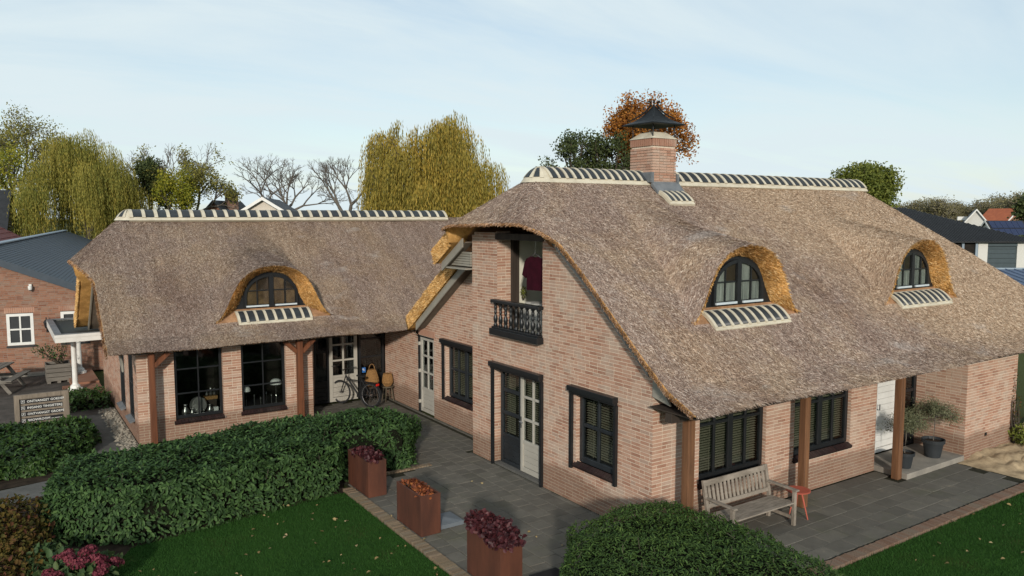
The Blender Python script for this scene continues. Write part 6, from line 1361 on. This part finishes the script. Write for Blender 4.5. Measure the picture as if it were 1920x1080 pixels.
def willow(label, x, y, h, wd, seed, mat, n=1500, drop=(.25, .6), low=.22, top_bias=1.0, lobes=9):
    """weeping willow: limbs to a domed top, curtains of hanging strands"""
    r = np.random.default_rng(seed); b0 = V(x, y, -.06); T = thing('weeping_willow', label, 'tree', tuple(b0)); segs, tips = skeleton(r, 4, (3, 3), .5, .6, .75, .30); segs, tips = fit(segs, tips, h * .95, wd * .86, 0, .02)
    A, F_ = tube_arrays([(s[0] + b0, s[1] + b0, s[2], s[3], s[4]) for s in segs]); link('trunk', nmesh('trunk', A, F_), 'bark', T)
    cen = []
    for k in range(lobes * 4):
        a = r.uniform(0, 6.28); q = math.sqrt(r.random()) * .88; zt = h * (1 - .42 * q ** 2.2) * r.uniform(.78, 1.0) - (0 if k % 3 else r.uniform(.1, .35) * h); cen.append((math.cos(a) * q * wd / 2, math.sin(a) * q * wd / 2, zt, wd * r.uniform(.09, .17)))
    cen += [(wd * .06 * math.cos(k), wd * .09 * math.sin(k * 2.1), h * (1.0 - .02 * k), wd * .12) for k in range(6)]
    P = []; D = []; L_ = []; W_ = []; RV = []
    for k in range(n):
        if r.random() < .55:
            tp_ = tips[r.integers(len(tips))]; cx_, cy_, cz_, cr_ = tp_[0], tp_[1], tp_[2] + .35, wd * .06
        else: cx_, cy_, cz_, cr_ = cen[r.integers(len(cen))]
        a = r.uniform(0, 6.28); q = r.random() ** .6; sx, sy = cx_ + cr_ * q * math.cos(a), cy_ + cr_ * q * math.sin(a); zt = cz_ - cr_ * q * q * .9 + r.normal(0, .1)
        ln = h * r.uniform(*drop); zb_ = max(zt - ln, h * low * r.uniform(.3, 1)); rad = math.hypot(sx, sy) + .01; ox, oy = sx / rad, sy / rad; m_ = max(4, int((zt - zb_) / .26)); tone = .12 + .62 * (.5 + .5 * math.sin(cx_ * 1.9 + cz_ * 1.3 + cy_ * .7)) + r.normal(0, .12)
        for i in range(m_):
            t_ = i / m_; px = sx + ox * (.25 * t_ ** .6) + .05 * math.sin(t_ * 5 + a); py = sy + oy * (.25 * t_ ** .6) + .05 * math.cos(t_ * 4 + a); P.append((px, py, zt - (zt - zb_) * t_)); D.append((r.normal(0, .16), r.normal(0, .16), -1)); L_.append(r.uniform(.20, .36)); W_.append(r.uniform(.03, .07)); RV.append(min(1, max(0, tone + r.normal(0, .16))))
    P = np.array(P) + b0; A, F_ = rhomb_arrays(P, np.array(D), rdir(len(P), r), np.array(L_), np.array(W_)); link('crown', nmesh('crown', A, F_, RV), mat, T, kind='stuff'); return T
willow('broad weeping willow behind the outbuilding', -2.47, 65.05, 12.6, 10.6, 81, 'willow_green', 8000, (.18, .42), .12)
willow('golden weeping willow behind the wing ridge', 15.6, 34.9, 12.0, 10.2, 82, 'willow', 9000, (.2, .5), .12)
tree('tall thinning tree with pale yellow leaves at the left edge', -4.87, 90.77, 17.4, 12.5, 83, 'poplar_leaf', 12000, (.14, .30), 6, (2, 3), .35, .55, 'bark_grey', .03, .6, low=.45, keep=.8)
tree('bright yellow-green tree at the left edge below the tall tree', -7.9, 80.4, 12.0, 6.5, 84, 'yellow_leaf', 8000, (.14, .28), 4, (3, 3), .3, .7, 'bark', .03, .6, low=.25)
tree('dark ivy-covered tree right of the large willow', 3.0, 67.4, 10.6, 3.0, 85, 'dark_leaf', 8000, (.14, .26), 4, (3, 3), .5, .5, 'bark', .03, .4, low=.1)
tree('half bare tree with yellow-green leaves on its right side', 6.2, 67.7, 12.8, 9.0, 86, 'poplar_leaf', 7000, (.12, .24), 7, (2, 3), .3, .55, 'bark_grey', .014, .35, keep=.4, low=.3)
tree('small yellow-green tree in front of the half bare tree', 3.83, 62.06, 9.6, 3.4, 87, 'yellow_leaf', 5500, (.12, .24), 4, (3, 3), .4, .6, 'bark', .02, .35, low=.3)
tree('wide bare tree behind the white gable', 17.15, 76.1, 12.4, 10.5, 88, None, 0, levels=7, nb=(2, 3), up=.35, spread=.5, bark='bark_grey', minr=.013)
tree('slender bare tree left of the golden willow', 21.8, 67.0, 12.0, 8.0, 89, None, 0, levels=7, nb=(2, 3), up=.4, spread=.5, bark='bark_grey', minr=.012)
tree('oak with orange leaves behind the chimney', 25.1, 28.6, 13.2, 5.9, 90, 'oak_leaf', 20000, (.10, .22), 5, (3, 3), .4, .6, 'bark', .015, .32, name='oak_tree', low=.42)
tree('dark evergreen tree left of the chimney', 22.1, 28.2, 10.7, 5.6, 91, 'dark_leaf', 13000, (.10, .20), 4, (3, 3), .25, .75, 'bark', .015, .28, low=.3)
tree('round green tree behind the right end of the ridge', 38.05, 20.0, 8.7, 5.4, 92, 'green_leaf', 19000, (.10, .22), 4, (3, 3), .35, .65, 'bark', .015, .36, low=.15)
# wood on the right horizon: a few shapes, repeated
r = np.random.default_rng(95); protos = []
for k in range(4): protos.append(tree('bare brown tree in the wood on the right horizon', 120 + k, 70, 10.5, 9.5, 96 + k, 'far_leaf', 2600, (.22, .45), 6, (2, 3), .3, .55, 'bark_far', .035, .7, group='trees of the wood on the right', name='woodland_tree'))
def copy_tree(src, x, y, s, rz, label=None, group=None):
    o = src.copy(); COL.objects.link(o); o.location = (x, y, -.06); o.scale = (s, s, s); o.rotation_euler = (0, 0, rz)
    if label: o['label'] = label
    if group: o['group'] = group
    for ch_ in src.children: c = ch_.copy(); COL.objects.link(c); c.parent = o
    return o
for k in range(26):
    t_ = k / 25 + r.normal(0, .01); x = 139 + 22 * t_ + r.normal(0, 2); y = 84 - 27 * t_ + r.normal(0, 2); d = r.uniform(-8, 14); s = r.uniform(.66, .88) + .13 * (t_ > .7)
    if k < 4: o = protos[k]; o.location = (x + d, y + d * .6, -.06); o.scale = (s, s, s)
    else: copy_tree(protos[k % 4], x + d, y + d * .6, s, r.uniform(0, 6.28))
for k in range(16):
    t_ = k / 15; x = -20 + 110 * t_ + r.normal(0, 2); y = 190 - 55 * t_ + r.normal(0, 4); copy_tree(protos[k % 4], x, y, r.uniform(.5, .66), r.uniform(0, 6.28), 'small distant tree on the horizon behind the wing', 'distant trees behind the wing')
for k, (x, y, s) in enumerate(((77, 26.0, .36), (80, 25.5, .34), (76, 24, .28))):
    tree(('rounded green bush', 'low green bush', 'small green bush')[k] + ' at the right edge beyond the barn', x, y, 4.6 * s * 2, 6.5 * s * 2, 120 + k, 'green_leaf', 900, (.25, .5), 3, (3, 3), .2, .8, 'bark', .03, .5, name='bush')
tree('dark conifer at the right edge among the houses', 106.7, 40.7, 8.2, 5.0, 125, 'dark_leaf', 1500, (.3, .6), 4, (3, 3), .2, .8, 'bark', .03, .4, name='conifer', low=.1)

# ------------------------------------------------------------------ houses around
def gabled(name, label, c, rz, wd, dp, ze, zr, wall, roof, cat='house', over=.3, trim=None, tiles=0):
    """simple gabled house: ridge along local y (depth), gable faces local -y"""
    T = thing(name, label, cat, (c[0], c[1], -.06)); u = V(math.cos(rz), math.sin(rz), 0); v = V(-math.sin(rz), math.cos(rz), 0); o_ = V(c[0], c[1], 0)
    mb = MB(); mb.prism(o_ - v * dp / 2, u, V(0, 0, 1), v, [(-wd / 2, -.06), (wd / 2, -.06), (wd / 2, ze), (0, zr), (-wd / 2, ze)], dp); link('wall', mb, wall, T); sl = (zr - ze) / (wd / 2); rfs = []
    for s in (-1, 1):
        mb = MB(); x1 = s * (wd / 2 + over); z1 = ze - over * sl; P = [(0, zr + .03), (x1, z1 + .03), (x1, z1 + .20), (0, zr + .20)]
        if s < 0: P = P[::-1]
        mb.prism(o_ - v * (dp / 2 + over), u, V(0, 0, 1), v, P, dp + 2 * over); rf = link('roof', mb, roof, T); rfs.append(rf)
        if tiles:
            mb = MB()
            for k in range(1, tiles): f_ = k / tiles; mb.beam(o_ - v * (dp / 2 + over) + u * (x1 * f_) + V(0, 0, zr + .205 + (z1 - zr) * f_), o_ + v * (dp / 2 + over) + u * (x1 * f_) + V(0, 0, zr + .205 + (z1 - zr) * f_), .06, .05)
            link('tile_courses', mb, roof, rf)
        if trim:
            mb = MB(); Q = [(0, zr + .23), (0, zr - .02), (x1 * 1.0, z1 - .02), (x1, z1 + .23)]
            if s > 0: Q = Q[::-1]
            mb.prism(o_ - v * (dp / 2 + over + .06), u, V(0, 0, 1), v, Q, .055); link('bargeboard', mb, trim, T)
    return T, u, v, rfs
# left: red-tiled house, dark house under the trees
T, u, v, _ = gabled('house', 'house with a dark red tiled roof at the left edge', (-11.2, 46.6), R(-8), 9.0, 9.5, 3.1, 5.7, 'pale_wall', 'red_tile', over=.25, trim='orange_tile', tiles=12)
T, u, v, _ = gabled('house', 'house with a black slate roof half hidden by the willow', (-14.6, 66.0), R(82), 9.0, 14.0, 3.2, 7.2, 'grey_board', 'dark_tile', over=.3)
# centre: white gable with panels, cupola
T, u, v, rfs = gabled('house', 'cream house with a broad white-trimmed gable behind the wing ridge', (10.35, 55.2), R(-24), 9.4, 10, 3.6, 6.55, 'pale_wall', 'dark_tile', over=.35, trim='white')
for k in range(3):
    mb = MB(); c = V(10.35, 55.2, 0) + u * (-2.6) + v * (-3.2 + 2.6 * k); s0 = (6.55 - 3.6) / 4.7; mb.obox(c + V(0, 0, 6.55 - 2.6 * s0 + .29), unit(u + V(0, 0, s0)), v, unit(V(0, 0, 1) - u * s0), 1.5, 1.2, .03); link('solar_panel', mb, 'solar', T)
T, u, v, _ = gabled('house', 'dark roofed building with a small brick bell turret', (10.5, 70.0), R(-30), 6.0, 9, 3.2, 6.6, 'brick_red', 'dark_tile', over=.3)
TC = V(10.4, 68.2, 0); mb = MB(); mb.box(TC[0] - .5, TC[0] + .5, TC[1] - .5, TC[1] + .5, 5.4, 7.35); tu = link('turret', mb, 'brick_red', T); mb = MB(); mb.add([TC + V(a * .75, b_ * .75, 7.34) for a, b_ in ((-1, -1), (1, -1), (1, 1), (-1, 1))] + [TC + V(0, 0, 8.05)], [(0, 1, 4), (1, 2, 4), (2, 3, 4), (3, 0, 4), (3, 2, 1, 0)]); link('turret_roof', mb, 'dark_tile', tu)
for s in (-.22, .22): mb = MB(); mb.box(TC[0] + s - .12, TC[0] + s + .12, TC[1] - .53, TC[1] - .501, 6.6, 7.1); link('louvre', mb, 'dark_tile', tu)
mb = MB(); mb.tube([TC + V(0, 0, 8.0), TC + V(0, 0, 8.5)], .03, 5); link('finial', mb, 'black', tu)
# right: long dark barn with a roller door, blue lean-to
vd = unit(V(_F[0] + .62 * _R[0], _F[1] + .62 * _R[1], 0)); bu = V(_R[0], _R[1], 0); bv = V(_F[0], _F[1], 0); bv = bv / np.linalg.norm(bv); bo = V(54.5, 20.8, 0)        # eave runs square to the view
T = BARN = thing('barn', 'long dark barn with a black corrugated roof and a grey roller door', 'barn', tuple(bo + V(0, 0, -.06)))
def bq(a, d, z): return bo + bu * a + bv * d + V(0, 0, z)
E0, E1, ZE, ZR, DB = -17.5, 4.2, 3.40, 6.05, 9.5
mb = MB(); mb.add([bq(E0, -.4, ZE), bq(E1, -.4, ZE), bq(-1.3, DB, ZR), bq(E0, DB, ZR), bq(E0, -.4, ZE - .08), bq(E1, -.4, ZE - .08), bq(-1.3, DB, ZR - .08), bq(E0, DB, ZR - .08)], [(0, 1, 2, 3), (7, 6, 5, 4), (0, 4, 5, 1), (1, 5, 6, 2)]); rf = link('roof', mb, 'barn_roof', BARN)
mb = MB(); mb.add([bq(E1, -.4, ZE - .01), bq(E1 + .2, 2 * DB, ZE - .01), bq(-1.3, DB, ZR - .005)], [(0, 1, 2)]); mb.add([bq(E0, DB, ZR - .01), bq(-1.3, DB, ZR - .01), bq(E1 + .2, 2 * DB, ZE), bq(E0, 2 * DB, ZE)], [(0, 1, 2, 3)]); link('roof', mb, 'barn_roof', BARN)
mb = MB(); n = 92
for k in range(n): a = E0 + .1 + k * (E1 - E0 - .3) / n; f_ = min(1, max(0, (E1 - a) / (E1 + 1.3))) if a > -1.3 else 1; mb.beam(bq(a, -.42, ZE + .02), bq(a, -.4 + (DB + .4) * f_, ZE + .02 + (ZR - ZE) * f_), .09, .05)
link('corrugation', mb, 'barn_roof', rf)
mb = MB(); mb.beam(bq(-7.0, 4.2, ZE + (ZR - ZE) * .465 + .07), bq(-4.2, 4.2, ZE + (ZR - ZE) * .465 + .07), 1.5, .04, up=tuple(unit(V(0, 0, 1) - bv * .28))); link('skylight', mb, 'skylight', rf)
mb = MB(); mb.add([bq(E0, 0, -.06), bq(-2.5, 0, -.06), bq(-2.5, 0, ZE - .05), bq(E0, 0, ZE - .05)], [(0, 1, 2, 3)]); link('glazed_front', mb, 'room', BARN)
for a0, a1 in ((-.33, .41), (2.67, 4.0)): mb = MB(); mb.obox(bq((a0 + a1) / 2, .1, ZE / 2 - .06), bu, bv, V(0, 0, 1), (a1 - a0) / 2, .12, ZE / 2); link('pier', mb, 'white_brick', BARN)
for k in range(9): z = -.06 + k * .36; mb = MB(); mb.obox(bq(1.54, .12, z + .17), bu, bv, V(0, 0, 1), 1.13, .03, .17); link('door_slat', mb, 'garage', BARN)
mb = MB(); mb.obox(bq(1.54, .05, ZE - .25), bu, bv, V(0, 0, 1), 1.13, .1, .12); link('door_box', mb, 'garage', BARN)
mb = MB()
for a in (-2.4, -1.5, -.45): mb.obox(bq(a, .02, ZE / 2), bu, bv, V(0, 0, 1), .09, .06, ZE / 2 - .06)
mb.obox(bq(-1.95, .03, 2.3), bu, bv, V(0, 0, 1), .38, .05, .07); link('window_frame', mb, 'flash_blue', BARN); mb = MB(); mb.add([bq(-2.45, .1, -.06), bq(-.4, .1, -.06), bq(-.4, .1, ZE - .1), bq(-2.45, .1, ZE - .1)], [(0, 1, 2, 3)]); link('pane', mb, 'room', BARN)
mb = MB(); mb.box(0, .01, 0, .01, 0, .01); mb = MB(); mb.obox(bq((E0 + E1) / 2, DB * 2 - .1, 1.6), bu, bv, V(0, 0, 1), (E1 - E0) / 2, .1, 1.66); mb.obox(bq(E1 - .1, DB, 1.6), bv, bu, V(0, 0, 1), DB - .3, .1, 1.66); link('rear_wall', mb, 'white_brick', BARN)
lo = V(31.3, 9.7, 0); T = thing('lean_to', 'low shed roof of blue standing-seam sheets in front of the barn', 'shed', (34, 8, -.06)); ux = unit(V(.86, -.58, 0)); vx = V(-.58, -.86, 0) * .9 + V(.3, 0, 0); vx = unit(V(vx[0], vx[1], 0))
mb = MB(); A = [lo - ux * .4, lo + ux * 6.5, lo + ux * 6.5 + vx * 4.0, lo - ux * .4 + vx * 4.0]; zs_ = (2.78, 2.78, 1.75, 1.75); mb.add([p + V(0, 0, z) for p, z in zip(A, zs_)] + [p + V(0, 0, z - .06) for p, z in zip(A, zs_)], [(0, 3, 2, 1), (4, 5, 6, 7), (0, 1, 5, 4), (1, 2, 6, 5), (2, 3, 7, 6), (3, 0, 4, 7)]); rf = link('roof', mb, 'blue_roof', T)
for k in range(17): a = -.3 + k * .42; mb = MB(); mb.beam(lo + ux * a + V(0, 0, 2.80), lo + ux * a + vx * 4.0 + V(0, 0, 1.77), .04, .05); link('seam', mb, 'blue_roof', rf)
mb = MB(); mb.beam(lo - ux * .4 + V(0, 0, 2.80), lo + ux * 6.5 + V(0, 0, 2.80), .16, .07); link('ridge_cap', mb, 'flash_blue', rf)
for a in (0, 6.2):
    for b_ in (.2, 3.8): mb = MB(); p = lo + ux * a + vx * b_; mb.box(p[0] - .06, p[0] + .06, p[1] - .06, p[1] + .06, -.06, 2.72 - b_ * .255); link('post', mb, 'slate_metal', T)
# far right: village houses
T, u, v, _ = gabled('house', 'house with a dark roof and white gable beyond the barn', (107.2, 46.9), R(-62), 5.0, 7.5, 2.9, 6.1, 'white_brick', 'dark_tile', over=.3, trim='white')
mb = MB(); c = V(107.2, 46.9, 0) - u * 1.6 + v * -.5; mb.obox(c + V(0, 0, 5.0), u, v, V(0, 0, 1), .6, 1.6, .25); link('dormer', mb, 'white', T)
T, u, v, _ = gabled('house', 'brick house with a bright red tiled roof beyond the barn', (121.5, 49.6), R(-20), 6.0, 5.0, 3.6, 6.3, 'brick_red', 'orange_tile', over=.3, trim='white')
T, u, v, rfs = gabled('house', 'white house with a roof full of solar panels at the right edge', (100.8, 40.2), R(-121), 4.4, 4.6, 2.4, 4.55, 'white_brick', 'dark_tile', over=.25, trim='white')
sl = (4.55 - 2.4) / 2.2
for i in range(2):
    for k in range(6):
        for s in (1,):
            x = s * (.6 + .98 * i); c = V(100.8, 40.2, 0) + u * x + v * (-1.9 + k * .76) + V(0, 0, 4.55 - abs(x) * sl + .26); mb = MB(); mb.obox(c, unit(u - V(0, 0, s * sl)), v, unit(V(0, 0, 1) + u * s * sl), .60, .36, .03); link('solar_panel', mb, 'solar', T)
T, u, v, _ = gabled('house', 'small house with an orange gable at the right picture edge', (112.5, 41.5), R(-70), 5.0, 8.0, 3.0, 5.2, 'brick_red', 'orange_tile', over=.3, trim='white')
